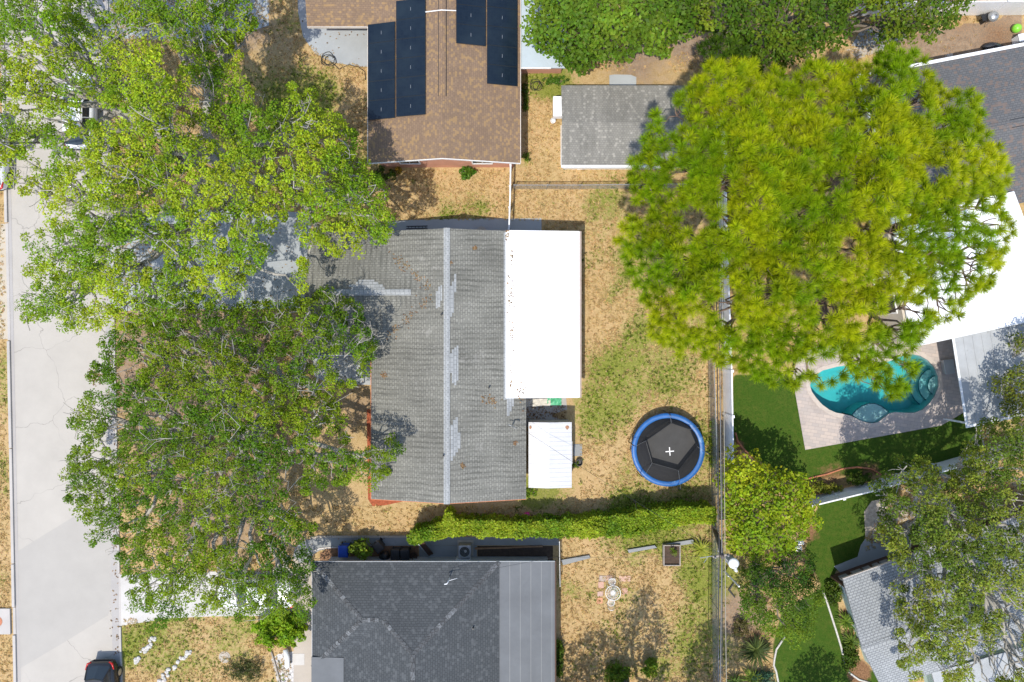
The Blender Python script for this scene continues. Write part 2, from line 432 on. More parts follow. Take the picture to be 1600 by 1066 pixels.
# ------------------------------------------------------------------ ground
POOL = [(1265,602),(1268,612),(1275,622),(1284,632),(1295,640),(1306,645),(1318,647),(1330,650),(1341,656),(1352,660),(1362,661.5),(1371,660),(1380,653),(1389,646),(1398,644),
        (1412,645),(1428,645),(1441,640),(1452,630),(1461,617),(1466,603),(1465,588),(1459,574),(1449,563),(1437,556),(1424,553.5),(1408,557),(1385,566),(1360,570),(1335,570),(1308,573),(1285,579),(1270,589)]
DECK = [(1238,590),(1258,703),(1470,665),(1493,652),(1512,640),(1500,560),(1493,515),(1425,520),(1330,535),(1250,545)]
POOLW = XY(POOL); 
def grid_axis(a, b, step): return [-600, -250, -120, -60] + list(np.arange(a, b + 1e-6, step)) + [60, 120, 250, 600]
gx = np.array(grid_axis(-34, 34, .25)); gy = np.array(grid_axis(-23, 23, .25))
GX, GY = np.meshgrid(gx, gy); nx, ny = len(gx), len(gy)
def pix(x, y): return x*K + 800, 533 - y*K
def cover(x, y):
    """what grows at a ground point: (green weeds, bare dirt with painted oak shade, mown lawn, brown mulch)"""
    u, v = pix(x, y)
    g = fbm(x, y, 3.2, 3, 4)*.55
    def blobs(lst):
        t = np.zeros(np.shape(u))
        for a, b, r, s in lst: t = np.maximum(t, s*np.exp(-((u-a)**2 + (v-b)**2)/(r*r)))
        return t
    g = g + blobs([(960,330,45,.20),(975,430,50,.22),(950,470,30,.22),(990,520,40,.2),(975,560,60,.22),(1040,600,70,.22),(1000,800,90,.3),(1100,690,40,.3),(1110,900,60,.3),(840,770,30,.6),(700,300,60,.12),(745,320,30,.2),
                   (860,125,40,.5),(500,130,60,.28),(460,170,70,.3),(540,280,60,.25),(930,320,30,.25),(250,1000,60,.22),(200,1010,40,.3),(1000,950,90,.16),(890,900,50,.1),(965,640,60,.2),(880,790,60,.2),(1060,840,60,.25),(820,250,20,.2),(0,600,80,.1),(1090,1000,80,.25)])
    g = g - blobs([(860,300,50,.15),(925,480,40,.2),(860,850,60,.2),(900,760,60,.14),(845,210,40,.2),(940,430,30,.2)])
    d = blobs([(380,40,70,.5),(450,60,50,.35),(300,560,170,.75),(330,800,110,.6),(280,700,120,.6),(500,520,100,.5),(430,700,160,.4),(560,640,60,.5),(860,790,70,.3),(1000,90,90,.55),(1080,80,60,.6),(690,790,70,.25),(760,795,60,.35),(900,660,40,.2),(350,170,80,.3),(600,815,60,.2),(1160,960,60,.7)])  # bare dirt; blobs below the front-lawn oak also paint in its crown shade
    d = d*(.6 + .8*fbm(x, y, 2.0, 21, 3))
    lawn = np.zeros(np.shape(u))
    L1 = [(1150,590),(1240,590),(1260,700),(1530,640),(1530,740),(1400,735),(1300,740),(1240,752),(1150,690)]
    L2 = [(1283,790),(1390,760),(1350,830),(1340,870),(1300,890),(1303,930),(1310,990),(1345,1046),(1400,1066),(1600,1100),(1220,1100),(1212,1010),(1225,960),(1290,920),(1262,860)]
    for L in (L1, L2): lawn = np.maximum(lawn, np.where(inpoly(u, v, L), 1.0, np.clip(1 - edgedist(u, v, L)/12, 0, 1)*.9))
    mul = blobs([(1300,748,40,.5),(1360,738,30,.5),(1150,700,18,.7),(1170,745,30,.6),(1262,830,26,.6),(1185,1000,40,.5),(1270,900,30,.35),(1342,1050,22,.9),(1327,960,18,.7),(1500,30,60,.4),(1560,60,60,.45),(1430,40,60,.4)])
    dirt2 = np.where(inpoly(u, v, [(1395,60),(1600,20),(1600,70),(1450,100),(1380,120)]), .75, 0)
    d = np.maximum(d, dirt2)
    return np.clip(g, 0, 1), np.clip(d, 0, 1), np.clip(lawn, 0, 1), np.clip(mul, 0, 1)
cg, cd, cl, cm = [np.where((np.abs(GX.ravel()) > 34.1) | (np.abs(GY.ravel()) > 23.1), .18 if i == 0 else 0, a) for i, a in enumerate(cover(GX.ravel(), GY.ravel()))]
V = np.stack([GX.ravel(), GY.ravel(), np.zeros(nx*ny)], 1)
ii, jj = np.meshgrid(np.arange(nx-1), np.arange(ny-1)); a = (jj*nx + ii).ravel()
F = np.stack([a, a+1, a+1+nx, a+nx], 1)
ctr = V[F].mean(1); u_, v_ = pix(ctr[:, 0], ctr[:, 1])
keep = ~(inpoly(u_, v_, POOL) | (edgedist(u_, v_, POOL) < 5)); F = F[keep]

def _ground():
    t = NT('dry_lawn_ground'); t.set(Roughness=.95); t.b.inputs['Specular IOR Level'].default_value = .1
    at = t.n('Attribute', attribute_name='cover'); sp = t.n('SeparateColor'); t.l(at.outputs['Color'], sp.inputs[0])
    n1 = t.noise(.7, 5, .65); n2 = t.noise(3.2, 5, .72); n3 = t.noise(11, 3, .7); n4 = t.noise(.35, 4)
    dry = t.mix(t.ramp(n2, .36, .64), (.31, .21, .088), (.48, .35, .175))
    dry = t.mix(t.math('MULTIPLY', t.ramp(n1, .42, .64), .8), dry, (.46, .315, .165))
    dry = t.mix(t.math('MULTIPLY', t.ramp(n3, .5, .7), .8), dry, (.50, .37, .19))
    dry = t.mix(t.math('MULTIPLY', t.ramp(n3, .47, .3), .45), dry, (.20, .13, .05))
    n5 = t.noise(4.6, 3, .8); grn = t.mix(t.ramp(n3, .3, .7), (.075, .11, .010), (.22, .26, .035))
    fg = t.ramp(t.math('ADD', t.math('ADD', t.math('MULTIPLY', n2, .60), t.math('MULTIPLY', n1, .35)), sp.outputs[0]), .83, 1.02, 'S')
    fg2 = t.ramp(t.math('ADD', t.math('MULTIPLY', n5, .8), sp.outputs[0]), .78, .92, 'S'); fg = t.math('MAXIMUM', t.math('MULTIPLY', fg, .7), fg2); col = t.mix(t.math('MULTIPLY', fg, .85), dry, grn)
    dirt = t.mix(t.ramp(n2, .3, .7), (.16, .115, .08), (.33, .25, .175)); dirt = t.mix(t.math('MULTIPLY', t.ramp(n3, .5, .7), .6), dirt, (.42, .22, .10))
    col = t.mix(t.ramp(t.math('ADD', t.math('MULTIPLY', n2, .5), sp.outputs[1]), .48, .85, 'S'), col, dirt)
    lawn = t.mix(t.ramp(n3, .3, .7), (.022, .052, .006), (.060, .115, .013)); lawn = t.mix(t.math('MULTIPLY', t.ramp(n2, .42, .66), .7), lawn, (.082, .105, .018)); lawn = t.mix(t.math('MULTIPLY', t.ramp(n4, .45, .65), .5), lawn, (.035, .08, .008))
    col = t.mix(t.ramp(t.math('ADD', t.math('MULTIPLY', n2, .3), sp.outputs[2]), .55, .85, 'S'), col, lawn)
    mul = t.mix(t.ramp(n3, .3, .7), (.10, .05, .026), (.30, .17, .09))
    col = t.mix(t.ramp(t.math('ADD', t.math('MULTIPLY', n2, .5), at.outputs['Alpha']), .55, .8, 'S'), col, mul)
    t.color(col); t.bump(t.math('ADD', n3, n2), .5, .04); return t.m
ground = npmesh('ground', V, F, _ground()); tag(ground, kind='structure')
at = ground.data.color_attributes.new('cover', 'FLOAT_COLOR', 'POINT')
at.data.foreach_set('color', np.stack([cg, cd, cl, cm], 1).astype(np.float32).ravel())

# ------------------------------------------------------------------ roads, drives, paths
def sheet(name, px, mat, z=.004, thick=None):
    m = M(); xy = XY(px)
    if thick: m.prism(xy, -.05, thick)
    else: m.quad([(x, y, z) for x, y in xy])
    o = m.build(name, mat); tag(o, kind='structure'); return o
def street_l(v): return 6.5 + v*0.0195
def street_r(v): return 167 + v*0.0205
vs_ = [-400, 0, 250, 500, 750, 1000, 1400]
sheet('street', [(street_l(v), v) for v in vs_] + [(street_r(v), v) for v in vs_[::-1]], MAT['road'])
sheet('street_patch', [(118,806),(70,835),(27,862),(29,1046),(100,1004),(168,962),(183,930),(182,880),(176,840),(150,815)], MAT['road_patch'], .008)
m = M(); vs2 = list(range(-400, 1401, 100))
for f, w in ((street_l, 5), (street_r, -12)):
    m.quad([p for v in vs2 for p in ((*XY([(f(v), v)])[0], .012),)] + [(*XY([(f(v)+w, v)])[0], .012) for v in vs2[::-1]])
tag(m.build('gutter', MAT['gutter']), kind='structure')
def kerb(f, w, spans):
    m = M()
    for v0, v1, hh in spans:
        m.prism(XY([(f(v0), v0), (f(v1), v1), (f(v1)+w, v1), (f(v0)+w, v0)]), -.05, hh)
    return m
m = kerb(street_l, -4.5, [(-400,348,.12),(349,532,.03),(533,700,.12),(701,880,.11),(881,948,.13),(949,991,.05),(992,1066,.12),(1067,1400,.12)])
tag(m.build('kerb_far', MAT['kerb'], bevel=.02), kind='structure')
m = kerb(street_r, 3, [(-400,325,.11),(326,490,.03),(491,700,.11),(701,895,.11),(896,978,.03),(979,1400,.10)])
tag(m.build('kerb_near', MAT['kerb'], bevel=.02), kind='structure')
sheet('driveway_main', [(170,328),(300,327),(478,332),(486,350),(486,470),(470,482),(330,484),(240,480),(172,490)], MAT['drive_grey'], thick=.02)
sheet('driveway_south', [(187,898),(250,897),(330,893),(462,893),(462,962),(330,963),(262,966),(189,978)], MAT['drive_white'], thick=.025)
sheet('driveway_far', [(-60,350),(9,350),(13,530),(-60,530)], MAT['drive_tan'], thick=.02)
sheet('driveway_north', [(168,60),(260,62),(330,70),(420,40),(420,-60),(168,-60)], MAT['drive_grey'], thick=.018)
sheet('porch_slab', [(488,556),(590,556),(590,602),(540,600),(510,597),(492,588)], MAT['walk_blue'], thick=.03)
sheet('side_path', [(606,347),(640,344),(700,342.5),(760,341.5),(800,342),(846,341),(846,376),(606,376)], MAT['walk_blue'], thick=.03)
sheet('north_patio', [(464,-60),(466,20),(474,58),(492,84),(520,98),(560,104),(600,106),(600,-60)], MAT['drive_grey'], thick=.03)
sheet('front_walk', [(457,868),(459,893),(459,1100),(500,1100),(500,880),(470,880)], MAT['walk'], thick=.035)
arc = [(458,870),(461,858),(469,848),(481,843),(500,840),(560,839),(640,839),(720,839),(800,839),(874,838)]
sheet('curved_path', arc + [(874,852),(720,852),(560,853),(520,856),(500,860),(490,866),(486,874),(486,890),(458,890)], MAT['walk_grey'], thick=.03)
sheet('side_yard_slab', [(655,852.5),(745,852.5),(745,890),(655,890)], MAT['walk_grey'], thick=.028)
sheet('side_yard_dirt', [(520,853.5),(654,853),(654,900),(500,900),(500,864)], MAT['brown_mulch'], .006)
sheet('side_yard_soil', [(746,853),(864,853),(864,900),(746,900)], MAT['soil'], .006)
sheet('back_slab', [(800,615),(884,615),(886,640),(862,648),(886,662),(815,668),(800,668)], MAT['litter_slab'], thick=.03)
sheet('shed_step', [(952,118),(960,117),(985,117.5),(994,121),(994,150),(952,150)], MAT['walk_blue'], thick=.05)
sheet('red_bed', [(573,640),(590,640),(590,779),(640,779),(628,784),(600,790),(582,791),(575,780)], MAT['red_mulch'], .007)
sheet('pebble_bed', [(424,1030),(438,1020),(459,1018),(459,1100),(440,1100),(432,1060)], plain('pebbles', (.52, .50, .48), .9, .5, 9, fine=14, bump=.6), .008)
sheet('lower_patio', [(1303,885),(1340,870),(1345,852),(1352,842),(1362,846),(1380,836),(1420,820),(1420,880),(1330,912)], MAT['walk_blue'], thick=.02)
sheet('gravel_corner', [(1352,838),(1350,800),(1362,783),(1400,775),(1440,790),(1420,822),(1385,836),(1362,843)], plain('pale_gravel', (.42, .37, .30), .95, .4, 5, fine=22, bump=.5), .009)
sheet('utility_slab', [(1330,72),(1345,46),(1382,42),(1410,44),(1418,60),(1384,68),(1384,78)], MAT['walk_grey'], thick=.03)
sheet('utility_walk', [(1322,78),(1386,66),(1392,76),(1340,92)], MAT['walk'], thick=.02)
sheet('drain_slab', [(-30,950),(17.5,950),(18.5,990),(-30,990)], MAT['kerb'], thick=.135)

# storm drain cover, lawn manhole, lawn stones
p = P(-2, 970)
m = M(); m.lathe(p.x, p.y, [(0, .15), (.30, .15), (.33, .145), (.33, .136)], 24)
tag(m.build('drain_cover', MAT['terracotta']), 'rusty red round drain cover in a concrete slab beside the street', 'drain cover')
p = P(351, 1027); m = M(); m.lathe(p.x, p.y, [(0, .035), (.25, .035), (.28, .03), (.28, -.02)], 24); m.lathe(p.x, p.y, [(.29, .02), (.36, .022), (.38, -.02)], 24)
tag(m.build('utility_cover', MAT['walk']), 'round pale concrete utility cover set in the dry front lawn', 'utility cover')

# ------------------------------------------------------------------ leaves and trees
def leaf_cloud(cen, rad, n, size, tint, flat=.65, up=.9, aspect=.55, jit=.25, seed=0, hollow=.35):
    """n diamond leaves around every centre"""
    r = np.random.default_rng(seed); N = len(cen)
    n = np.broadcast_to(n, (N,)).astype(int); idx = np.repeat(np.arange(N), n); T = len(idx)
    d = r.normal(size=(T, 3)); d /= np.linalg.norm(d, axis=1, keepdims=True)
    q = (hollow + (1-hollow)*r.random(T)**.6)[:, None]*np.broadcast_to(rad, (N,))[idx][:, None]
    p = cen[idx] + d*q*np.array([1, 1, flat])
    nrm = r.normal(size=(T, 3))*.55 + d*.35 + np.array([0, 0, up]); nrm /= np.linalg.norm(nrm, axis=1, keepdims=True)
    a = np.cross(nrm, r.normal(size=(T, 3))); a /= np.linalg.norm(a, axis=1, keepdims=True) + 1e-9
    b = np.cross(nrm, a); L = (size*(.65 + .7*r.random(T)))[:, None]
    V = np.stack([p - a*L*.5, p + b*L*aspect*.5 + nrm*L*.08, p + a*L*.5, p - b*L*aspect*.5 + nrm*L*.08], 1).reshape(-1, 3)
    t = tint[idx]*(1 + jit*(r.random((T, 1))*2 - 1))*(1 + .12*(r.random((T, 3))*2 - 1))
    return V, np.arange(T*4).reshape(-1, 4), np.repeat(t, 4, 0)
def needle_cloud(cen, n, length, tint, width=.04, seed=0, out=None):
    r = np.random.default_rng(seed); N = len(cen); idx = np.repeat(np.arange(N), n); T = len(idx)
    d = r.normal(size=(T, 3)); d[:, 2] = np.abs(d[:, 2])*.8 + .12
    if out is not None: d += out[idx]*.6
    d /= np.linalg.norm(d, axis=1, keepdims=True)
    L = (length*(.7 + .5*r.random(T)))[:, None]
    s = np.cross(d, r.normal(size=(T, 3))); s /= np.linalg.norm(s, axis=1, keepdims=True) + 1e-9
    base = cen[idx] + r.normal(size=(T, 3))*.03 + d*L*.06
    tip = cen[idx] + d*L - np.array([0, 0, 1])*L*L*.12
    V = np.stack([base - s*width*.35, base + s*width*.35, (base+tip)/2 + s*width*.5, tip, (base+tip)/2 - s*width*.5], 1).reshape(-1, 3)
    t = tint[idx]*(1 + .22*(r.random((T, 1))*2-1))
    dark = np.array([.55, .68, .75]); tt = np.stack([t*dark, t*dark, t, t*np.array([1.18, 1.1, 1.0]), t], 1).reshape(-1, 3)  # needle bases darkened: shadow inside each tuft painted into the tint
    return V, np.arange(T*5).reshape(-1, 5), tt

def kmeans(X, k, seed=0, it=8):
    r = np.random.default_rng(seed); k = min(k, len(X)); c = X[r.choice(len(X), k, replace=False)]
    for _ in range(it):
        l = ((X[:, None] - c[None])**2).sum(2).argmin(1)
        for j in range(k):
            if (l == j).any(): c[j] = X[l == j].mean(0)
    return l, c
def wig(a, b, n, amt, r):
    a, b = np.array(a), np.array(b); L = np.linalg.norm(b-a); out = []
    o = r.normal(size=3)*amt*L; o2 = r.normal(size=3)*amt*L*.6
    for i in range(n):
        t = i/(n-1); out.append(a + (b-a)*t + o*math.sin(math.pi*t) + o2*math.sin(2*math.pi*t))
    return out
def skeleton(base, fork, C_, k1=7, k2=5, k3=4, r0=.42, seed=0, bare=0, drop=.5, twig=.016):
    r = np.random.default_rng(seed); m = M(); fork = np.array(fork); base = np.array(base)
    tr = wig(base, fork, 6, .04, r); m.tube(tr, list(np.linspace(r0*1.35, r0, 6)), 10)
    l1, _ = kmeans(C_, k1, seed)
    for g1 in range(l1.max()+1):
        A = C_[l1 == g1]
        if not len(A): continue
        n1 = fork + (A.mean(0) - fork)*.55; n1[2] -= .5*drop
        m.tube(wig(fork, n1, 6, .07, r), list(np.linspace(r0*.62, r0*.40, 6)), 7)
        l2, _ = kmeans(A, k2, seed+1)
        for g2 in range(l2.max()+1):
            B = A[l2 == g2]
            if not len(B): continue
            n2 = n1 + (B.mean(0) - n1)*.68; n2[2] -= drop
            m.tube(wig(n1, n2, 5, .09, r), list(np.linspace(r0*.38, r0*.22, 5)), 6)
            l3, _ = kmeans(B, k3, seed+2)
            for g3 in range(l3.max()+1):
                D = B[l3 == g3]
                if not len(D): continue
                n3 = n2 + (D.mean(0) - n2)*.72; n3[2] -= drop*.6
                m.tube(wig(n2, n3, 5, .10, r), list(np.linspace(r0*.19, r0*.10, 5)), 5, cap=False)
                for p in D: m.tube(wig(n3, p, 4, .10, r), list(np.linspace(max(twig*1.7, r0*.05), twig, 4)), 4, cap=False)
    if bare:                                             # dead, leafless twigs standing out of the crown
        for i in r.choice(len(C_), bare):
            p = C_[i] + np.array([0, 0, .1]); d = r.normal(size=3); d[2] = abs(d[2])*.5 + .35; d /= np.linalg.norm(d)
            q = p + d*r.uniform(.5, 1.1); q0 = p - d*.7
            m.tube(wig(q0, q, 5, .12, r), list(np.linspace(.036, .014, 5)), 4, cap=False)
            for s in range(r.integers(2, 5)):
                e = d + r.normal(size=3)*.75; t = r.uniform(.2, .9); s0 = q0 + (q-q0)*t
                m.tube(wig(s0, s0 + e*r.uniform(.35, .75), 4, .15, r), [.022, .018, .014, .010], 3, cap=False)
    return m
def crown_points(poly, he, ht, D, spacing, seed=0, gaps=(), thresh=.0, layers=.35, lump=1.2, lump_px=90, noise_px=60, drop=2.2, inset=0):
    """cluster centres (world) filling a crown whose outline is seen as poly in the photo"""
    r = np.random.default_rng(seed); xs = [p[0] for p in poly]; ys = [p[1] for p in poly]
    A = (max(xs)-min(xs))*(max(ys)-min(ys)); n = int(A/(spacing**2)*5)
    u = r.uniform(min(xs), max(xs), n); v = r.uniform(min(ys), max(ys), n)
    k = inpoly(u, v, poly); u, v = u[k], v[k]
    den = fbm(u, v, noise_px, seed+50, 3)
    for a, b, rx, ry, s in gaps: den = den - s*np.exp(-((u-a)/rx)**2 - ((v-b)/ry)**2)
    k = den > thresh + r.uniform(-.06, .06, len(u)); u, v = u[k], v[k]
    d = edgedist(u, v, poly); k = d > inset*r.random(len(d))**.5; u, v, d = u[k], v[k], d[k]
    cell = {}; keep = []
    for i in range(len(u)):
        c = (int(u[i]//spacing), int(v[i]//spacing)); ok = True
        for a in (-1, 0, 1):
            for b in (-1, 0, 1):
                for j in cell.get((c[0]+a, c[1]+b), ()):
                    if (u[i]-u[j])**2 + (v[i]-v[j])**2 < spacing**2: ok = False; break
                if not ok: break
            if not ok: break
        if ok: cell.setdefault(c, []).append(i); keep.append(i)
    u, v, d = u[keep], v[keep], d[keep]
    t = np.clip(d/D, 0, 1); h = he + (ht-he)*np.sqrt(1-(1-t)**2) + (fbm(u, v, lump_px, seed+70, 2)-.5)*2*lump
    ex = r.random(len(u)) < layers
    h2 = h[ex] - r.uniform(.6, drop, ex.sum()); u2, v2 = u[ex] + r.normal(size=ex.sum())*spacing*.5, v[ex] + r.normal(size=ex.sum())*spacing*.5
    u, v, h = np.concatenate([u, u2]), np.concatenate([v, v2]), np.concatenate([h, np.maximum(h2, he-1.6)])
    s = (H-h)/H/K
    return np.stack([(u-800)*s, (533-v)*s, h], 1), u, v
def tints(n, cols, seed, spread=.18, u=None, v=None, px=70):
    r = np.random.default_rng(seed); c = np.array(cols); 
    w = np.clip((fbm(u, v, px, seed, 2)-.5)*2.2 + .5 + r.normal(size=n)*.22, 0, 1)[:, None] if u is not None else r.random((n, 1))
    t = c[0]*(1-w) + c[1]*w
    return t*(1 + spread*(r.random((n, 1))*2-1))

def tree(name, label, cat, poly, trunk_px, he, ht, D, spacing, rad, nl, size, cols, seed, bark=BARK, gaps=(), thresh=.28, layers=.35, lump=1.2, bare=0,
         k=(7, 5, 4), r0=.42, fork_h=2.6, flat=.6, up=.9, aspect=.55, group=None, needle=False, twig=.015, px=70, drop=2.2, jit=.25, nwid=.04, lump_px=90, inset=0, noise_px=60):
    Cn, u, v = crown_points(poly, he, ht, D, spacing, seed, gaps, thresh, layers, lump, lump_px, noise_px, drop=drop, inset=inset)
    b = P(*trunk_px, 0) * 1.0; hm = (he+ht)/2
    b = P(trunk_px[0], trunk_px[1], hm); b = Vector((b.x, b.y, 0))
    root = thing(name, label, cat, b, group)
    fk = (b.x + (Cn[:, 0].mean()-b.x)*.08, b.y + (Cn[:, 1].mean()-b.y)*.08, fork_h)
    skeleton((b.x, b.y, -.1), fk, Cn - np.array([0, 0, .3]), *k, r0=r0, seed=seed, bare=bare, twig=twig).build('trunk', bark, root, smooth=True)
    t = tints(len(Cn), cols, seed, u=u, v=v, px=px)
    if needle:
        out = Cn - Cn.mean(0); out[:, 2] = 0; out /= np.linalg.norm(out, axis=1, keepdims=True)+1e-6
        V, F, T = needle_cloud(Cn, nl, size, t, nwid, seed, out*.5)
    else:
        r = np.random.default_rng(seed+9)
        V, F, T = leaf_cloud(Cn, rad*(.7+.6*r.random(len(Cn))), (nl*(.6+.8*r.random(len(Cn)))), size, t, flat, up, aspect, jit, seed)
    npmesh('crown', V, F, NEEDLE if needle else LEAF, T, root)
    return root
# ------------------------------------------------------------------ buildings
def lerp(a, b, t): return a + (b-a)*t
def add_window(root, x, y, z, w, h, along, out, frame='trim'):
    """along: unit vector along the wall, out: unit vector away from it"""
    a = Vector((*along, 0)); o = Vector((*out, 0)); up = Vector((0, 0, 1)); c = Vector((x, y, z))
    m = M()
    for s in (-1, 1):
        q = c + a*s*(w/2) ; m.ext([q - a*.04 - up*(h/2+.04), q + a*.04 - up*(h/2+.04), q + a*.04 + up*(h/2+.04), q - a*.04 + up*(h/2+.04)], o*.06)
        q = c + up*s*(h/2); m.ext([q - a*(w/2-.04) - up*.04, q + a*(w/2-.04) - up*.04, q + a*(w/2-.04) + up*.04, q - a*(w/2-.04) + up*.04], o*.058)
    m.ext([c - a*.015 - up*(h/2-.04), c + a*.015 - up*(h/2-.04), c + a*.015 + up*(h/2-.04), c - a*.015 + up*(h/2-.04)], o*.05)
    f = m.build('window', MAT[frame], root)
    g = M(); g.ext([c - a*(w/2-.04) - up*(h/2-.04), c + a*(w/2-.04) - up*(h/2-.04), c + a*(w/2-.04) + up*(h/2-.04), c - a*(w/2-.04) + up*(h/2-.04)], o*.025)
    p = g.build('pane', MAT['glass']); p.parent = f; p.matrix_parent_inverse = f.matrix_parent_inverse.inverted() @ Matrix.Identity(4) if False else Matrix.Identity(4)
    p.matrix_parent_inverse = (Matrix.Translation(root.location) @ f.matrix_parent_inverse).inverted()
    return f
def add_door(root, x, y, z0, w, h, along, out, mat='trim'):
    a = Vector((*along, 0)); o = Vector((*out, 0)); c = Vector((x, y, z0))
    m = M(); m.ext([c - a*w/2, c + a*w/2, c + a*w/2 + Vector((0, 0, h)), c - a*w/2 + Vector((0, 0, h))], o*.05)
    d = m.build('door', MAT[mat], root)
    k = M(); q = c + a*(w/2-.1) + o*.05 + Vector((0, 0, h*.48)); k.tube([q, q + o*.07], .03, 8); sub(k, 'handle', MAT['steel'], d, root)
    return d
def sub(m, name, mat, part, root, **kw):
    o = m.build(name, mat, None, **kw); o.parent = part
    o.matrix_parent_inverse = (Matrix.Translation(root.location) @ part.matrix_parent_inverse).inverted(); return o
def on_roof(us, zf):
    out = []
    for u, v in us:
        z = 2.8
        for _ in range(5):
            p = P(u, v, z); z = zf(p.x, p.y)
        p = P(u, v, z); out.append(Vector((p.x, p.y, z)))
    return out

# --- grey shingled house in the middle
E = 2.6; SL = .25; xl, xr, xm, yn, ys = -8.27, .83, -3.72, 6.43, -9.28
xw, yb, yr = -11.92, -.83, 2.80; zr = E + SL*(xr-xm); zw = E + SL*3.63; xv = xl + 3.63
def zmain(x, y):
    if x > xm: return E + SL*(xr-x)
    w = E + SL*(x-xl) if x > xl else -9
    g = E + SL*(3.63-abs(y-yr)) if yb <= y <= yn else -9
    return max(w, g)
house = thing('house', 'grey shingled house with a white patio roof in the middle of the block', 'house', ((xl+xr)/2, (yn+ys)/2, 0))
roof_m = M().slab([[(xm,yn,zr),(xm,ys,zr),(xr,ys,E),(xr,yn,E)],
    [(xm,yn,zr),(xm,ys,zr),(xl,ys,E),(xl,yb,E),(xv,yr,zw),(xl,yn,E)],
    [(xw,yn,E),(xl,yn,E),(xv,yr,zw),(xw,yr,zw)], [(xw,yr,zw),(xv,yr,zw),(xl,yb,E),(xw,yb,E)]], .13)
roof = roof_m.build('roof', MAT['roof_main'], house)
m = M(); wx0, wx1, wy0, wy1 = xl+.5, xr-.5, ys+.45, yn-.45
m.box(wx0, wy0, -.1, wx1, wy1, E-.06); m.box(xw+.45, yb+.5, -.1, wx0, wy1, E-.061)
for y0, y1 in ((wy0, wy0+.2), (wy1-.2, wy1)): m.ext([(wx0, y0, E-.06), (wx1, y0, E-.06), (xm, y0, zr-.17)], (0, y1-y0, 0))
m.ext([(xw+.45, yb+.5, E-.06), (xw+.45, wy1, E-.06), (xw+.45, yr, zw-.17)], (.2, 0, 0))
m.build('wall', MAT['stucco'], house)
cap = M()
def ridge_cap(m, a, b, w, drop, lift=.025):
    a, b = Vector(a), Vector(b); d = (b-a).normalized(); s = Vector((-d.y, d.x, 0)).normalized()*w/2; u = Vector((0, 0, lift)); n = Vector((0, 0, drop))
    m.quad([a-s-n+u, b-s-n+u, b+u, a+u]); m.quad([a+u, b+u, b+s-n+u, a+s-n+u])
    lo = Vector((0, 0, lift*.9))
    m.quad([a-s-n+u, a-s-n+u-lo, b-s-n+u-lo, b-s-n+u]); m.quad([a+s-n+u, b+s-n+u, b+s-n+u-lo, a+s-n+u-lo])
ridge_cap(cap, (xm, yn+.03, zr), (xm, ys-.03, zr), .36, .04, .04)
sub(cap, 'ridge_cap', MAT['roof_light'], roof, house)
cap = M(); a, b = on_roof([(509,457),(642,457)], lambda x, y: zw)
ridge_cap(cap, (a.x, yr, zw), (b.x, yr, zw), .36, .04, .04); sub(cap, 'ridge_cap', MAT['roof_light'], roof, house)
PATCH = [[(700,703,458,500),(703.2,706.2,447,495),(706.4,709.4,440,489),(709.6,713,428,457)], [(681,684.5,455,482),(684.7,688,448,480),(688.2,691,446,470)],
    [(703,706,552,583),(706.2,709.8,546,599),(710,713,543,602),(713.2,716.3,540,595)], [(704,707.6,664,720),(707.8,711.6,656,713),(711.8,715.6,652,707),(715.8,719.6,676,701)],
    [(787,791.5,363,625),(792,796,604,650),(796.2,799.5,622,643),(799.7,803,622,635)],
    [(560,585,437.2,440.4),(556,591,440.6,444.2),(545,598,444.4,448.4),(549,601,448.6,452.6)]]
for pl in PATCH:
    m = M()
    for u0, u1, v0, v1 in pl:
        q = on_roof([(u0,v0),(u1,v0),(u1,v1),(u0,v1)], zmain); m.ext([p + Vector((0, 0, .004)) for p in q], (0, 0, .018))
    sub(m, 'shingle_patch', MAT['roof_light'], roof, house)
for u, v in ((764,606),(690,492),(693,712)):
    m = M(); q = on_roof([(u,v)], zmain)[0]; m.tube([q - Vector((0,0,.1)), q + Vector((0,0,.3))], .05, 8); sub(m, 'vent_pipe', MAT['black'], roof, house)
q = on_roof([(801,664)], zmain)[0]
m = M(); m.tube([q - Vector((0,0,.2)), q + Vector((0,0,.7)), q + Vector((.12,-.05,.85)), q + Vector((.26,-.08,.72))], .04, 8); m.tube([q + Vector((-.03,.0,.6)), q + Vector((-.3,.1,.55))], .02, 6)
m.build('service_mast', MAT['steel'], house, smooth=True)
m = M(); m.box(xl-.03, ys, E-.17, xl, yb, E+.012); m.build('fascia', MAT['orange'], house)
m = M(); m.box(xw-.03, yb, E-.17, xw, yn, E-.02); m.build('fascia', MAT['trim'], house); m = M(); m.box(xw, yb-.03, E-.17, xl-.031, yb, E+.01); m.build('fascia', MAT['trim'], house)
m = M(); m.ext([(xl, ys-.03, E-.17), (xm, ys-.03, zr-.17), (xr, ys-.03, E-.17), (xr, ys-.03, E-.015), (xm, ys-.03, zr-.015), (xl, ys-.03, E-.015)], (0, .028, 0)); m.build('barge_board', MAT['orange'], house)
for y in (-2.5, -5.5, -7.8): add_window(house, wx0, y, 1.5, 1.4, 1.1, (0, 1), (-1, 0))
for x in (-6.0, -1.4): add_window(house, x, wy0, 1.5, 1.2, 1.0, (1, 0), (0, -1)); add_window(house, x, wy1, 1.5, 1.0, .9, (1, 0), (0, 1))
for y in (-7.6, -5.6): add_window(house, wx1, y, 1.5, 1.1, 1.0, (0, 1), (1, 0))
add_door(house, wx0, -1.0, 0, .95, 2.05, (0, 1), (-1, 0)); add_door(house, wx1, -3.9, 0, .9, 2.05, (0, 1), (1, 0), 'plank_pale')
g = M(); g.box(xw+.40, yr-2.4, 0, xw+.45, yr+2.4, 2.15); gd = g.build('garage_door', MAT['trim'], house)
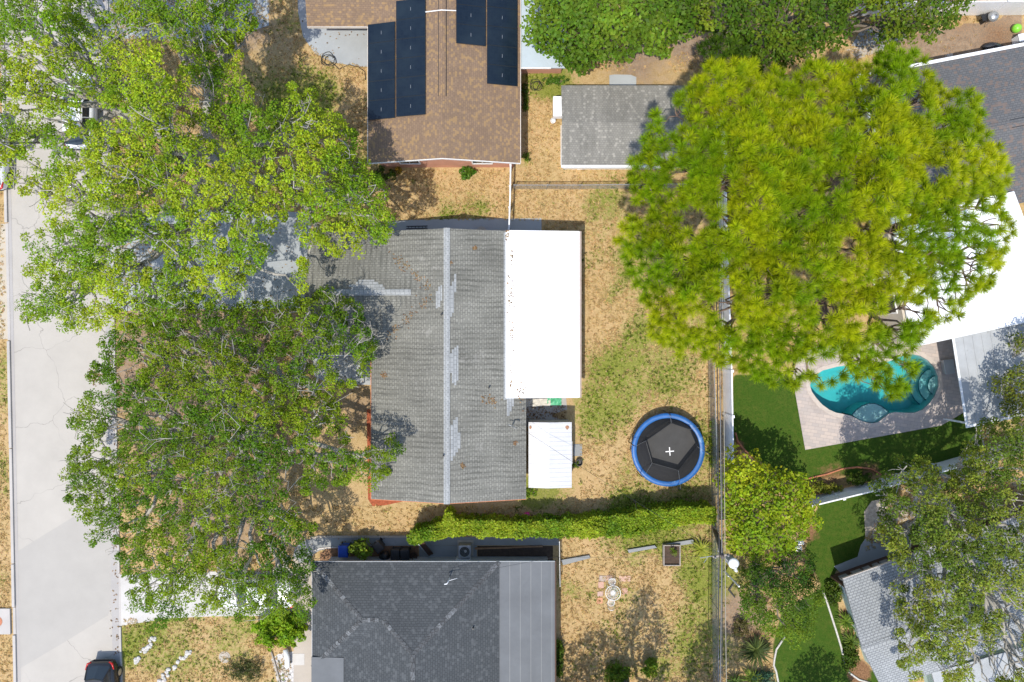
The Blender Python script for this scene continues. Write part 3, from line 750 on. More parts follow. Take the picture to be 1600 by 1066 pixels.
for i in range(1, 4):
    g = M(); g.box(xw+.39, yr-2.35, i*.54-.012, xw+.398, yr+2.35, i*.54+.012); sub(g, 'panel_groove', MAT['galv'], gd, house)
px0, px1, py0, py1 = -.37, 3.96, -3.33, 6.45
m = M(); m.ext([(px0,py0,2.98),(px1,py0,2.62),(px1,py1,2.62),(px0,py1,2.98)], (0, 0, -.09)); pr = m.build('patio_roof', MAT['white_roof'], house)
m = M()
for i in range(1, 9):
    y = py0 + (py1-py0)*i/9; m.ext([(px0+.05,y-.025,2.978),(px1-.05,y-.025,2.626),(px1-.05,y+.025,2.626),(px0+.05,y+.025,2.978)], (0, 0, .018))
sub(m, 'roof_seam', MAT['white_roof'], pr, house)
m = M(); m.box(px1+.002, py0, 2.44, px1+.12, py1, 2.585); sub(m, 'gutter', plain('brown_gutter', (.34, .27, .23), .6, .15, 2), pr, house)
for i in range(4):
    y = py0+.15 + (py1-py0-.3)*i/3; m = M(); m.box(px1-.2, y-.05, 0, px1-.1, y+.05, 2.53); sub(m, 'post', MAT['trim'], pr, house)

# --- brown shingled house with solar panels
bE = 2.6; bl, br_, bm, b0, b1 = -8.46, .49, -3.98, 10.45, 27.0; bz = bE + SL*(br_-bm)
def zbrown(x, y): return bE + SL*(br_-x) if x > bm else bE + SL*(x-bl)
bh = thing('house', 'brown shingled house carrying black solar panels', 'house', ((bl+br_)/2, (b0+b1)/2, 0))
ws, wr = 18.46, 22.2; wz = bE + SL*(wr-ws); wvx = bl + (wz-bE)/SL
broof = M().slab([[(bm,b0,bz),(br_,b0,bE),(br_,b1,bE),(bm,b1,bz)], [(bm,b0,bz),(bm,b1,bz),(bl,b1,bE),(bl,2*wr-ws,bE),(wvx,wr,wz),(bl,ws,bE),(bl,b0,bE)],
    [(-12.03,ws,bE),(bl,ws,bE),(wvx,wr,wz),(-12.03,wr,wz)], [(-12.03,wr,wz),(wvx,wr,wz),(bl,2*wr-ws,bE),(-12.03,2*wr-ws,bE)]], .14).build('roof', MAT['roof_brown'], bh)
m = M(); m.box(bl+.4, b0+.40, -.1, br_-.4, b1-.4, bE-.06); m.box(-11.7, ws+1.15, -.1, bl+.4, 2*wr-ws-.4, bE-.061)
m.ext([(bl+.4, b0+.4, bE-.06), (br_-.4, b0+.4, bE-.06), (bm, b0+.4, bz-.18)], (0, .2, 0)); m.build('wall', MAT['coral'], bh)
m = M(); m.ext([(bl, b0-.03, bE-.19), (bm, b0-.03, bz-.19), (br_, b0-.03, bE-.19), (br_, b0-.03, bE-.01), (bm, b0-.03, bz-.01), (bl, b0-.03, bE-.01)], (0, .028, 0)); m.build('barge_board', MAT['trim'], bh)
for bb in ((bl-.03, b0, bE-.18, bl, ws, bE+.01), (-12.03, ws-.03, bE-.18, bl-.03, ws, bE+.012), (br_, b0, bE-.18, br_+.03, b1, bE+.01)): m = M(); m.box(*bb); m.build('fascia', MAT['plank_pale'], bh)
m = M(); ridge_cap(m, (bm, 14.0, bz), (bm, b1, bz), .40, .05, .06); sub(m, 'ridge_vent', MAT['roof_brown'], broof, bh)
m = M()
for s in (-1, 1): m.ext([(bm+s*.205-.03, 14.0, bz-.04), (bm+s*.205+.03, 14.0, bz-.045), (bm+s*.205+.03, b1, bz-.045), (bm+s*.205-.03, b1, bz-.04)], (0, 0, .035))
sub(m, 'vent_gap', MAT['black'], broof, bh)
q = on_roof([(665,20),(690,17),(713,18)], zbrown); m = M(); m.tube([p + Vector((0,0,.09)) for p in q], .03, 6); sub(m, 'conduit', MAT['trim'], broof, bh)
def panels(u0, u1, v1, n):
    """a column of n landscape modules ending at photo row v1"""
    a, b = on_roof([(u0, v1), (u1, v1)], zbrown); y = a.y; ph = 1.118; x0, x1 = a.x, b.x
    s = SL if (x0+x1)/2 < bm else -SL
    for i in range(n):
        ya, yb_ = y + i*ph + .004, y + (i+1)*ph - .004
        z0 = zbrown(x0, y) + .10; z1 = zbrown(x1, y) + .10
        m = M(); m.ext([(x0,ya,z0),(x1,ya,z1),(x1,yb_,z1),(x0,yb_,z0)], (0, 0, .04)); fr = m.build('solar_panel', MAT['solar_frame'], bh)
        m = M(); k = .022; dz = k*s
        m.quad([(x0+k,ya+k,z0+dz+.043),(x1-k,ya+k,z1-dz+.043),(x1-k,yb_-k,z1-dz+.043),(x0+k,yb_-k,z0+dz+.043)])
        sub(m, 'cells', MAT['solar'], fr, bh)
        m = M(); xc = (x0+x1)/2; m.ext([(xc-.008,(ya+yb_)/2-.1,(z0+z1)/2+.0445),(xc+.008,(ya+yb_)/2-.1,(z0+z1)/2+.0445),(xc+.008,(ya+yb_)/2+.1,(z0+z1)/2+.0445),(xc-.008,(ya+yb_)/2+.1,(z0+z1)/2+.0445)], (0, 0, .004)); sub(m, 'joint_strip', MAT['galv'], fr, bh)
panels(575.5, 617.5, 189, 5); panels(619.5, 665, 184, 6); panels(713, 759, 69, 4); panels(761, 808.5, 132, 6)
add_window(bh, -6.2, b0+.4, 1.5, 1.2, 1.0, (1, 0), (0, -1)); add_window(bh, -1.8, b0+.4, 1.5, 1.2, 1.0, (1, 0), (0, -1))
for y in (12.5, 15.5): add_window(bh, bl+.4, y, 1.5, 1.3, 1.0, (0, 1), (-1, 0)); add_window(bh, br_-.4, y-.8, 1.5, 1.1, 1.0, (0, 1), (1, 0))
add_door(bh, -9.6, ws+1.15, 0, .95, 2.05, (1, 0), (0, -1))
m = M(); m.ext([(br_+.031,16.1,2.5),(3.22,16.1,2.42),(3.22,27,2.42),(br_+.031,27,2.5)], (0, 0, -.08)); ar = m.build('lean_to_roof', MAT['blue_roof'], bh)
m = M(); m.box(br_+.031, 16.05, 2.40, 2.3, 16.098, 2.5); sub(m, 'fascia', MAT['trim'], ar, bh)
m = M(); m.box(br_-.3, 16.72, -.1, 3.05, 26.6, 2.33); m.build('annex_wall', MAT['coral'], bh)
add_window(bh, 1.7, 16.72, 1.5, 1.1, .8, (1, 0), (0, -1))

# --- worn garden building north of the yard
gx0, gx1, gy0, gy1, gE = 2.92, 10.45, 10.42, 15.12, 2.3; gr_ = (gy0+gy1)/2; gz = gE + .2*(gr_-gy0)
gs = thing('outbuilding', 'garden outbuilding with worn grey shingles beside the brown house', 'outbuilding', ((gx0+gx1)/2, gr_, 0))
groof = M().slab([[(gx0,gy0,gE),(gx1,gy0,gE),(gx1,gr_,gz),(gx0,gr_,gz)], [(gx0,gr_,gz),(gx1,gr_,gz),(gx1,gy1,gE),(gx0,gy1,gE)]], .1).build('roof', MAT['roof_shed'], gs)
m = M(); m.box(gx0+.25, gy0+.3, -.1, gx1-.25, gy1-.3, gE-.05)
for x in (gx0+.25, gx1-.4): m.ext([(x, gy0+.3, gE-.05), (x, gy1-.3, gE-.05), (x, gr_, gz-.12)], (.15, 0, 0))
m.build('wall', MAT['trim'], gs)
m = M(); m.box(gx0, gy0-.14, gE-.17, gx1, gy0-.002, gE-.03); m.build('gutter', MAT['vinyl'], gs)
m = M(); m.box(gx0-.03, gy0, gE-.12, gx0-.002, gr_, gE+.0); m.build('fascia', MAT['trim'], gs)
m = M(); p = P(873, 172, 1.4); m.box(p.x-.35, p.y-.45, 1.15, gx0+.25, p.y+.75, 1.65); m.build('window_unit', MAT['vinyl'], gs, bevel=.02)
add_door(gs, 6.6, gy1-.3, 0, .9, 1.95, (1, 0), (0, 1)); add_window(gs, 5.0, gy0+.3, 1.4, 1.0, .8, (1, 0), (0, -1)); add_window(gs, 8.4, gy0+.3, 1.4, 1.0, .8, (1, 0), (0, -1))

# --- white metal shed
sx0, sx1, sy0, sy1 = .985, 3.56, -8.74, -4.84; smx = 2.20
ws_ = thing('garden_shed', 'white metal garden shed beside the grey house', 'shed', ((sx0+sx1)/2, (sy0+sy1)/2, 0))
sroof = M().slab([[(sx0,sy0,2.0),(smx,sy0,2.2),(smx,sy1,2.2),(sx0,sy1,2.0)], [(smx,sy0,2.2),(sx1,sy0,2.0),(sx1,sy1,2.0),(smx,sy1,2.2)]], .06).build('roof', MAT['shed_white'], ws_)
m = M(); n = 14
for i in range(n+1):
    y = sy0 + .1 + (sy1-sy0-.2)*i/n
    m.ext([(sx0+.01,y-.02,2.003),(smx-.02,y-.02,2.198),(smx-.02,y+.02,2.198),(sx0+.01,y+.02,2.003)], (0, 0, .012)); m.ext([(smx+.02,y-.02,2.198),(sx1-.01,y-.02,2.003),(sx1-.01,y+.02,2.003),(smx+.02,y+.02,2.198)], (0, 0, .012))
sub(m, 'roof_rib', MAT['shed_white'], sroof, ws_)
m = M(); m.box(sx0+.05, sy0+.05, -.05, sx1-.05, sy1-.05, 1.93)
for y in (sy0+.05, sy1-.1): m.ext([(sx0+.05, y, 1.93), (sx1-.05, y, 1.93), (smx, y, 2.13)], (0, .05, 0))
m.build('wall', plain('grey_metal_siding', (.40, .41, .42), .5, .1, 2), ws_)
for x in (1.75, 2.65):
    m = M(); m.box(x-.13, sy1-.05, 1.68, x+.13, sy1-.02, 1.80); m.build('vent', MAT['black'], ws_)
m = M(); m.box(sx1-.05, -7.35, .05, sx1+.05, -6.0, 1.86); d = m.build('sliding_door', MAT['shed_white'], ws_); m = M(); m.box(sx1+.05, -7.2, .9, sx1+.08, -7.1, 1.15); sub(m, 'handle', MAT['black'], d, ws_)

# --- charcoal hip-roofed house at the bottom
X0, Yn, Xe = -11.73, -12.97, -.75; mx = Xe-4.9; zx = E + SL*4.9; ax = X0+3.1; az = E+SL*3.1; ay = Yn-3.1; hx = mx-4.9+3.1; xwv = mx-4.9
dh = thing('house', 'charcoal hip roofed house south of the vine covered fence', 'house', (-5, -20, 0))
droof = M().slab([[(X0,Yn,E),(Xe,Yn,E),(mx,Yn-4.9,zx),(hx,ay,az),(ax,ay,az)], [(Xe,Yn,E),(Xe,-32,E),(mx,-32,zx),(mx,Yn-4.9,zx)], [(X0,Yn,E),(ax,ay,az),(X0,Yn-6.2,E)],
    [(X0,Yn-6.2,E),(ax,ay,az),(hx,ay,az),(xwv,Yn-6.2,E)], [(mx,Yn-4.9,zx),(mx,-32,zx),(xwv,-32,E),(xwv,Yn-6.2,E),(hx,ay,az)]], .14).build('roof', MAT['roof_dark'], dh)
def capline(a, b):
    m = M(); a, b = Vector(a), Vector(b); L = (b-a).length; d = (b-a)/L; s = Vector((-d.y, d.x, 0)).normalized()*.13; n = int(L/.24)
    for i in range(n):
        p = a + d*(i*.24); q = a + d*(i*.24+.23); k = random.choice((.8, 1, 1, 1.15, 1.6, 2.0)); c = (k, k, k); u = Vector((0, 0, .02)); u2 = Vector((0, 0, .04)); w = Vector((0, 0, .035))
        m.quad([p-s+u-w, q-s+u2-w, q+u2, p+u], c); m.quad([p+u, q+u2, q+s+u2-w, p+s+u-w], c)
    return m
for a, b in (((X0,Yn,E),(ax,ay,az)), ((ax,ay,az),(hx,ay,az)), ((hx,ay,az),(mx,Yn-4.9,zx)), ((Xe,Yn,E),(mx,Yn-4.9,zx)), ((mx,Yn-4.9,zx),(mx,-24,zx)), ((X0,Yn-6.2,E),(ax,ay,az))):
    sub(capline(a, b), 'ridge_cap', MAT['roof_dark_cap'], droof, dh)
m = M(); m.ext([(Xe+.002,Yn,2.56),(2.52,Yn,2.48),(2.52,-32,2.48),(Xe+.002,-32,2.56)], (0, 0, -.12)); fr = m.build('flat_roof', MAT['membrane'], dh)
m = M()
for i in range(1, 6):
    x = Xe + i*.62; z = 2.56-.08*(x-Xe)/3.27; m.ext([(x-.02,Yn+.0,z+.002),(x+.02,Yn,z+.002),(x+.02,-32,z+.002),(x-.02,-32,z+.002)], (0, 0, .008))
sub(m, 'lap_seam', MAT['membrane2'], fr, dh)
m = M(); m.ext([(X0-.01,-18.5,2.74),(-9.83,-18.5,2.83),(-9.83,-30,2.83),(X0-.01,-30,2.74)], (0, 0, -.06)); m.build('porch_roof', MAT['membrane'], dh)
m = M(); m.box(X0+.45, Yn-6.0, -.1, xwv+.5, Yn-.5, E-.06); m.box(xwv+.5, -31, -.1, 2.2, Yn-.501, 2.34); m.build('wall', MAT['graywall'], dh)
for bb in ((X0, Yn+.002, E-.17, Xe, Yn+.03, E+.0), (Xe+.002, Yn+.002, 2.42, 2.52, Yn+.03, 2.57), (X0-.03, Yn-6.2, E-.17, X0-.002, Yn, E)): m = M(); m.box(*bb); m.build('fascia', MAT['graywall'], dh)
m = M(); m.box(2.522, -32, 2.36, 2.60, Yn, 2.47); m.build('gutter', MAT['dark_wood'], dh)
q = P(702, 903, 3.0); q = Vector((q.x, q.y, E+SL*(Yn-q.y)))
m = M(); m.tube([q, q + Vector((0,0,.75)), q + Vector((-.08,-.1,.92)), q + Vector((-.22,-.14,.85))], .035, 8); m.tube([q + Vector((0,0,.7)), q + Vector((.5,.12,.62))], .015, 6); m.build('service_mast', MAT['vinyl'], dh, smooth=True)
m = M(); q = P(739, 983, 3.2); m.tube([(q.x,q.y,E+.25*(Xe-q.x)-.1), (q.x,q.y,E+.25*(Xe-q.x)+.25)], .045, 8); m.build('vent_pipe', MAT['black'], dh)
for x in (-9.5, -6.2, -.2): add_window(dh, x, Yn-.5, 1.5, 1.1, 1.0, (1, 0), (0, 1))
for y in (-14.3, -17.0): add_window(dh, X0+.45, y, 1.5, 1.2, 1.0, (0, 1), (-1, 0)); add_window(dh, 2.2, y, 1.5, 1.2, 1.0, (0, 1), (1, 0))
add_door(dh, -3.0, Yn-.501, 0, .9, 2.05, (1, 0), (0, 1))

# --- slate-brown house by the pool, with its flat white lanai
A0 = P(1340, 122, 2.7); dx_, dy_ = .982, .189
def LA(a, b, z): return (A0.x + a*dx_ + b*dy_, A0.y + a*dy_ - b*dx_, z)
ph_ = thing('house', 'slate and brown shingled house with a white flat roof behind the pine', 'house', LA(10, 4.5, 0))
pz = 2.7 + .22*4.5
proof = M().slab([[LA(0,0,2.7),LA(24,0,2.7),LA(24,4.5,pz),LA(0,4.5,pz)], [LA(0,4.5,pz),LA(24,4.5,pz),LA(24,9,2.7),LA(0,9,2.7)]], .14).build('roof', MAT['roof_mixed'], ph_)
m = M(); m.ext([LA(0,-.2,2.56),LA(24,-.2,2.56),LA(24,-.002,2.56),LA(0,-.002,2.56)], (0,0,.13)); m.build('gutter', MAT['vinyl'], ph_)
m = M(); m.ext([LA(-.12,-.2,2.58),LA(-.12,4.5,pz-.12),LA(-.12,9,2.58),LA(-.12,9,2.74),LA(-.12,4.5,pz+.03),LA(-.12,-.2,2.74)], (.118*dx_, .118*dy_, 0)); m.build('barge_board', MAT['trim'], ph_)
m = M(); m.ext([LA(.5,.5,-.1),LA(23,.5,-.1),LA(23,8.5,-.1),LA(.5,8.5,-.1)], (0,0,2.72)); m.ext([LA(.5,.5,2.62),LA(.5,8.5,2.62),LA(.5,4.5,pz-.2)], (.2*dx_,.2*dy_,0)); m.build('wall', MAT['stucco'], ph_)
m = M(); ridge_cap(m, LA(0,4.5,pz), LA(24,4.5,pz), .42, .045, .03); sub(m, 'ridge_vent', MAT['roof_mixed'], proof, ph_)
m = M()
for s in (-1, 1): m.ext([LA(7.6,4.5+s*.22-.02,pz-.05),LA(24,4.5+s*.22-.02,pz-.05),LA(24,4.5+s*.22+.02,pz-.05),LA(7.6,4.5+s*.22+.02,pz-.05)], (0,0,.03))
sub(m, 'vent_gap', MAT['black'], proof, ph_)
c1 = [P(1392,341,3.05), P(1583,300,3.05), P(1655,492,2.8), P(1425,542,2.8)]
m = M(); m.ext(c1, (0,0,-.12)); lr = m.build('flat_roof', plain('white_coated_roof', (.80, .81, .83), .5, .07, .5, fine=25, bump=.03, spots=((.42, .30, .22), 1.1, .76)), ph_)
m = M(); nn = Vector((.98, .19, 0))
m.tube([c1[0]+Vector((0,0,.02)), c1[1]+Vector((0,0,.02)), c1[2]+Vector((0,0,.02)), c1[3]+Vector((0,0,.02)), c1[0]+Vector((0,0,.02))], .05, 6); sub(m, 'roof_edge', MAT['trim'], lr, ph_)
ins = [Vector((lerp(p.x, 20.5, .06), lerp(p.y, 4.5, .06), 0)) for p in c1]
m = M(); m.ext([(p.x, p.y, -.1) for p in ins], (0,0,2.75)); m.build('annex_wall', MAT['stucco'], ph_)
for a in (3, 8, 13): w = LA(a, .5, 1.5); add_window(ph_, w[0], w[1], 1.5, 1.3, 1.0, (dx_, dy_), (-dy_, dx_))
w = LA(.5, 3, 1.5); add_window(ph_, w[0], w[1], 1.5, 1.2, 1.0, (dy_, -dx_), (-dx_, -dy_))
p = (ins[0]*.4 + ins[3]*.6); e = (ins[3]-ins[0]).normalized(); add_window(ph_, p.x, p.y, 1.2, 2.2, 1.9, (e.x, e.y), (e.y, -e.x) if e.y*1 - 0 < 0 else (-e.y, e.x))

# --- aluminium patio cover beside the pool
cc = [P(1490,523,2.62), P(1602,498,2.62), P(1628,641,2.45), P(1512,664,2.45)]
pc = thing('patio_cover', 'grey aluminium patio cover by the pool steps', 'patio cover', (cc[3].x+2, cc[3].y+2, 0))
m = M(); m.ext(cc, (0,0,-.08)); al = m.build('roof', MAT['alu_roof'], pc)
for i in range(1, 8):
    a = cc[0].lerp(cc[1], i/8); b = cc[3].lerp(cc[2], i/8); m = M(); s = (cc[1]-cc[0]).normalized()*.03; m.ext([a-s, b-s, b+s, a+s], (0,0,.03)); sub(m, 'roof_rib', MAT['alu_roof'], al, pc)
m = M(); s = (cc[1]-cc[0]).normalized()*.14; d_ = (cc[3]-cc[0]).normalized()*.16; d_.z = 0
m.ext([cc[0]-s, cc[3]-s, cc[3]-s*.02, cc[0]-s*.02], (0,0,.035)); m.ext([cc[3]-s+d_*.02, cc[3]-s+d_, cc[2]+d_, cc[2]+d_*.02], (0,0,.03)); m.build('gutter', MAT['vinyl'], pc)
for q in (cc[3].lerp(cc[2], .03), cc[3].lerp(cc[2], .5), cc[3].lerp(cc[2], .97)):
    m = M(); m.box(q.x-.05, q.y+.0, 0, q.x+.05, q.y+.1, q.z-.09); m.build('post', MAT['vinyl'], pc)


# --- pale shingled house bottom right
B0 = P(1317, 905, 2.6); ex, ey = .942, .336
def LB(a, b, z): return (B0.x + a*ex + b*ey, B0.y + a*ey - b*ex, z)
rh = thing('house', 'pale grey shingled house with pale green walls under the right hand oak', 'house', LB(6, 3.5, 0)); qz = 2.6+.2*3.8
rroof = M().slab([[LB(0,0,2.6),LB(16,0,2.6),LB(16,3.8,qz),LB(-.55,3.8,qz)], [LB(-.55,3.8,qz),LB(16,3.8,qz),LB(16,6.9,2.7),LB(0,6.9,2.7)]], .13).build('roof', MAT['roof_pale'], rh)
m = M(); ridge_cap(m, LB(-.57,3.8,qz), LB(16,3.8,qz), .3, .03, .02); sub(m, 'ridge_cap', MAT['roof_pale'], rroof, rh)
m = M(); m.ext([LB(.45,.95,-.1),LB(15,.95,-.1),LB(15,6.5,-.1),LB(.45,6.5,-.1)], (0,0,2.6)); m.ext([LB(.45,.95,2.5),LB(.45,6.5,2.5),LB(.45,3.8,qz-.17)], (.2*ex,.2*ey,0)); m.build('wall', MAT['greenwall'], rh)
m = M(); m.ext([LB(0,-.03,2.45),LB(16,-.03,2.45),LB(16,-.002,2.45),LB(0,-.002,2.45)], (0,0,.155)); m.build('fascia', plain('beige_trim', (.55,.47,.42), .6, .1, 2), rh)
w = LB(.45, 1.2, 1.6); add_window(rh, w[0], w[1], 1.55, 1.0, 1.2, (ey, -ex), (-ex, -ey)); w = LB(.45, 5.2, 1.6); add_window(rh, w[0], w[1], 1.55, 1.0, 1.2, (ey, -ex), (-ex, -ey))
m = M(); m.ext([LB(.2,.80,-.05),LB(14.5,.80,-.05),LB(14.5,.93,-.05),LB(.2,.93,-.05)], (0,0,2.42)); m.build('dark_wall_band', MAT['dark_wood'], rh)  # dark brown sheet standing just off the green north wall
for a_, w_ in ((.65,.5),(1.5,.62),(2.15,.45),(2.75,.35),(3.3,.5),(3.95,.45)):
    m = M(); m.ext([LB(a_-w_/2,.62,.75),LB(a_+w_/2,.62,.75),LB(a_+w_/2,.79,.75),LB(a_-w_/2,.79,.75)], (0,0,.5)); m.build('window_ledge', MAT['grey_block'], rh, bevel=.02)
w = LB(7, .8, 0); add_door(rh, w[0], w[1], 0, .9, 2.05, (ex, ey), (-ey, ex))
m = M(); m.ext([P(1456,1052,2.5), P(1640,1000,2.5), P(1660,1110,2.5), P(1475,1120,2.5)], (0,0,-.12)); m.build('flat_roof', MAT['alu_roof'], rh)
m = M(); q = [P(1470,1062,0), P(1630,1015,0), P(1640,1100,0), P(1480,1100,0)]; m.ext([(p.x*.95,p.y*.95,-.1) for p in q], (0,0,2.45)); m.build('annex_wall', MAT['greenwall'], rh)
# ------------------------------------------------------------------ pool
pool = thing('swimming_pool', 'turquoise freeform swimming pool set in a pale paver deck', 'pool', P(1370, 610, 0))
outer = XY(DECK)
def offset_poly(poly, d):
    out = []; n = len(poly)
    for i in range(n):
        a, b, c = Vector(poly[i-1]), Vector(poly[i]), Vector(poly[(i+1) % n]); t = (c-a).normalized(); out.append((b.x + t.y*d, b.y - t.x*d))
    return out
ar_ = sum(POOLW[i][0]*POOLW[(i+1) % len(POOLW)][1] - POOLW[(i+1) % len(POOLW)][0]*POOLW[i][1] for i in range(len(POOLW)))
sg = 1 if ar_ > 0 else -1
cop_o = offset_poly(POOLW, .26*sg)
def ring_mesh(outer, inner, z, zi=None, depth=0):
    bm = bmesh.new()
    vo = [bm.verts.new((x, y, z)) for x, y in outer]; vi = [bm.verts.new((x, y, z)) for x, y in inner]
    es = [bm.edges.new((v[i], v[(i+1) % len(v)])) for v in (vo, vi) for i in range(len(v))]
    bmesh.ops.triangle_fill(bm, use_beauty=True, edges=es)
    bm.verts.index_update(); vs = [tuple(v.co) for v in bm.verts]; fs = []
    for f in bm.faces:
        f.normal_update(); ix = [v.index for v in f.verts]; fs.append(tuple(ix if f.normal.z > 0 else ix[::-1]))
    m = M(); m.add(vs, fs)
    if depth:
        for loop, s in ((outer, 1), (inner, -1)):
            n = len(loop)
            for i in range(n):
                a, b = loop[i], loop[(i+1) % n]; m.quad([(*a, z), (*b, z), (*b, z-depth), (*a, z-depth)])
    bm.free(); return m
ring_mesh(outer, cop_o, .03, depth=.12).build('deck', MAT['deck'], pool)
m = ring_mesh(cop_o, POOLW, .055, depth=.12); cp = m.build('coping', MAT['coping'], pool)
m = M(); n = len(POOLW)
for i in range(n):
    a, b = POOLW[i], POOLW[(i+1) % n]; m.quad([(*a, .05), (*b, .05), (*b, -1.5), (*a, -1.5)])
m.quad([(x, y, -1.5) for x, y in POOLW]); m.build('basin', MAT['plaster'], pool)
c = P(1470, 603, 0)
def arc_step(r0, r1, zt, mat='plaster'):
    pts = []
    for k in range(25):
        t = math.radians(95 + 170*k/24); pts.append((c.x + r1*math.cos(t), c.y + r1*math.sin(t)))
    pts = [p for p in pts]
    inn = [(c.x + r0*math.cos(math.radians(95+170*k/24)), c.y + r0*math.sin(math.radians(95+170*k/24))) for k in range(24, -1, -1)] if r0 > 0 else [(c.x, c.y)]
    poly = pts + inn; m = M(); m.prism(poly, -1.52, zt)
    return m
for r0, r1, zt in ((0, .66, -.30), (.661, 1.12, -.52), (1.121, 1.52, -.76)):
    m = arc_step(r0, r1, zt); keep_f = m
    # only the part of each step that lies inside the basin
    vs, fs, nv = m.v, m.f, len(m.v)
    o = m.build('step', MAT['plaster'], pool)
    rim = M()
    if r1 < 1.5 or True:
        ps = [(c.x + (r1-.01)*math.cos(math.radians(100+160*k/24)), c.y + (r1-.01)*math.sin(math.radians(100+160*k/24)), zt+.012) for k in range(25)]
        rim.tube(ps, .035, 6); sub(rim, 'nosing', plain('dark_tile', (.02, .10, .13), .4, .1, 3, bump=0), o, pool)
bench = [(1334,648.5),(1341,641),(1350,634.5),(1360,631),(1370,631),(1380,635),(1391,644),(1388,646.5),(1379.5,652.8),(1371,659.6),(1362,661),(1352.5,659.4),(1341,655.2)]
m = M(); m.prism(XY(bench), -1.51, -.22); o = m.build('bench', MAT['plaster'], pool)
m = M(); m.tube([(x, y, -.21) for x, y in XY(bench[:7])], .035, 6); sub(m, 'nosing', bpy.data.materials['dark_tile'], o, pool)
wp = offset_poly(POOLW, .01*sg)
m = M(); m.prism(wp, -1.53, -.07); m.build('water', MAT['water'], pool, smooth=False)
# flat grey box on the deck
p = P(1483, 573, .42); m = M(); m.ob(p.x, p.y, .06, .55, .85, .36, .17); b = thing('deck_box', 'small grey box standing on the pool deck next to the patio cover', 'deck box', (p.x, p.y, .03))
m.build('body', MAT['galv'], b, bevel=.02); m = M(); m.ob(p.x, p.y, .423, .60, .90, .05, .17); m.build('lid', MAT['alu_roof'], b, bevel=.015)


# ------------------------------------------------------------------ fences
def chain_fence(name, label, px, h=1.2, step=2.4, cat='fence', pxh=0):
    pts = [Vector((p.x, p.y, 0)) for p in PX(px, pxh)]; root = thing(name, label, cat, pts[0])
    m = M(); m.tube([p + Vector((0,0,h)) for p in pts], .022, 6); m.build('top_rail', MAT['galv'], root)
    m = M()
    for a, b in zip(pts, pts[1:]): m.quad([a + Vector((0,0,.04)), b + Vector((0,0,.04)), b + Vector((0,0,h-.02)), a + Vector((0,0,h-.02))])
    m.build('mesh', MAT['chain'], root)
    for a, b in zip(pts, pts[1:]):
        n = max(1, round((b-a).length/step))
        for i in range(n + (b is pts[-1])):
            q = a + (b-a)*i/n; m = M(); m.tube([q - Vector((0,0,.1)), q + Vector((0,0,h+.05))], .03, 8); m.build('post', MAT['galv'], root)
    return root
chain_fence('chain_link_fence', 'chain link fence between the worn outbuilding and the white patio roof', [(803,296),(905,296),(985,295),(1100,294)])
chain_fence('chain_link_fence', 'long chain link fence beside the trampoline and under the cables', [(1106,560),(1110,680),(1112,820),(1113,1000),(1114,1100)], 1.3)
chain_fence('chain_link_fence', 'short chain link run at the corner of the flat grey roof', [(872,838),(873,905)], 1.2, 1.4)
def vinyl_fence(name, label, px, h=1.8, step=2.4, gate=None):
    pts = [Vector((p.x, p.y, 0)) for p in PX(px, h)]; root = thing(name, label, 'fence', pts[0])
    for a, b in zip(pts, pts[1:]):
        d = (b-a).normalized(); s = Vector((-d.y, d.x, 0)); L = (b-a).length; n = max(1, round(L/step))
        for i in range(n):
            q0, q1 = a + (b-a)*i/n + d*.066, a + (b-a)*(i+1)/n - d*.066
            m = M(); m.ext([q0 - s*.02 + Vector((0,0,.06)), q1 - s*.02 + Vector((0,0,.06)), q1 - s*.02 + Vector((0,0,h-.06)), q0 - s*.02 + Vector((0,0,h-.06))], s*.04)
            k = int((q1-q0).length/.18)
            for j in range(1, k):
                q = q0 + (q1-q0)*j/k; m.ext([q - s*.024 - d*.006 + Vector((0,0,.1)), q - s*.024 + d*.006 + Vector((0,0,.1)), q - s*.024 + d*.006 + Vector((0,0,h-.1)), q - s*.024 - d*.006 + Vector((0,0,h-.1))], s*.048)
            pn = m.build('panel', MAT['vinyl'], root)
            m = M(); m.ext([q0 - s*.04 + Vector((0,0,h-.06)), q1 - s*.04 + Vector((0,0,h-.06)), q1 - s*.04 + Vector((0,0,h)), q0 - s*.04 + Vector((0,0,h))], s*.08); sub(m, 'rail', MAT['vinyl'], pn, root)
        for i in range(n + (b is pts[-1])):
            q = a + (b-a)*i/n; m = M(); m.ob(q.x, q.y, -.1, .125, .125, h+.18, math.atan2(d.y, d.x)); m.ob(q.x, q.y, h+.08, .16, .16, .05, math.atan2(d.y, d.x)); m.build('post', MAT['vinyl'], root)
    return root
vinyl_fence('vinyl_fence', 'long white vinyl fence behind the trampoline running up under the pine', [(1129,120),(1138,420),(1143.5,580),(1146,722)])
vinyl_fence('vinyl_fence', 'white vinyl fence slanting below the pool lawn behind the yellow green tree', [(1269,791),(1367,767),(1485,734),(1548,716),(1640,690)])
vinyl_fence('vinyl_fence', 'white vinyl fence along the bare dirt strip at the top right', [(1350,3),(1510,2.5),(1640,1.5)])
pts = [(797.5,258),(797,300),(795,358)]
root = thing('white_fence', 'thin white fence between the two yards at the end of the grey side path', 'fence', (P(797,300).x, P(797,300).y, 0))
q = PX(pts, 1.5); m = M()
for a, b in zip(q, q[1:]): m.ext([a + Vector((-.03,0,-.1)), b + Vector((-.03,0,-.1)), b + Vector((-.03,0,0)), a + Vector((-.03,0,0))], (.08,0,0))
m.build('rail', MAT['vinyl'], root); m = M()
for a, b in zip(q, q[1:]): m.quad([(a.x,a.y,.05),(b.x,b.y,.05),(b.x,b.y,1.4),(a.x,a.y,1.4)])
m.build('mesh', MAT['chain'], root)
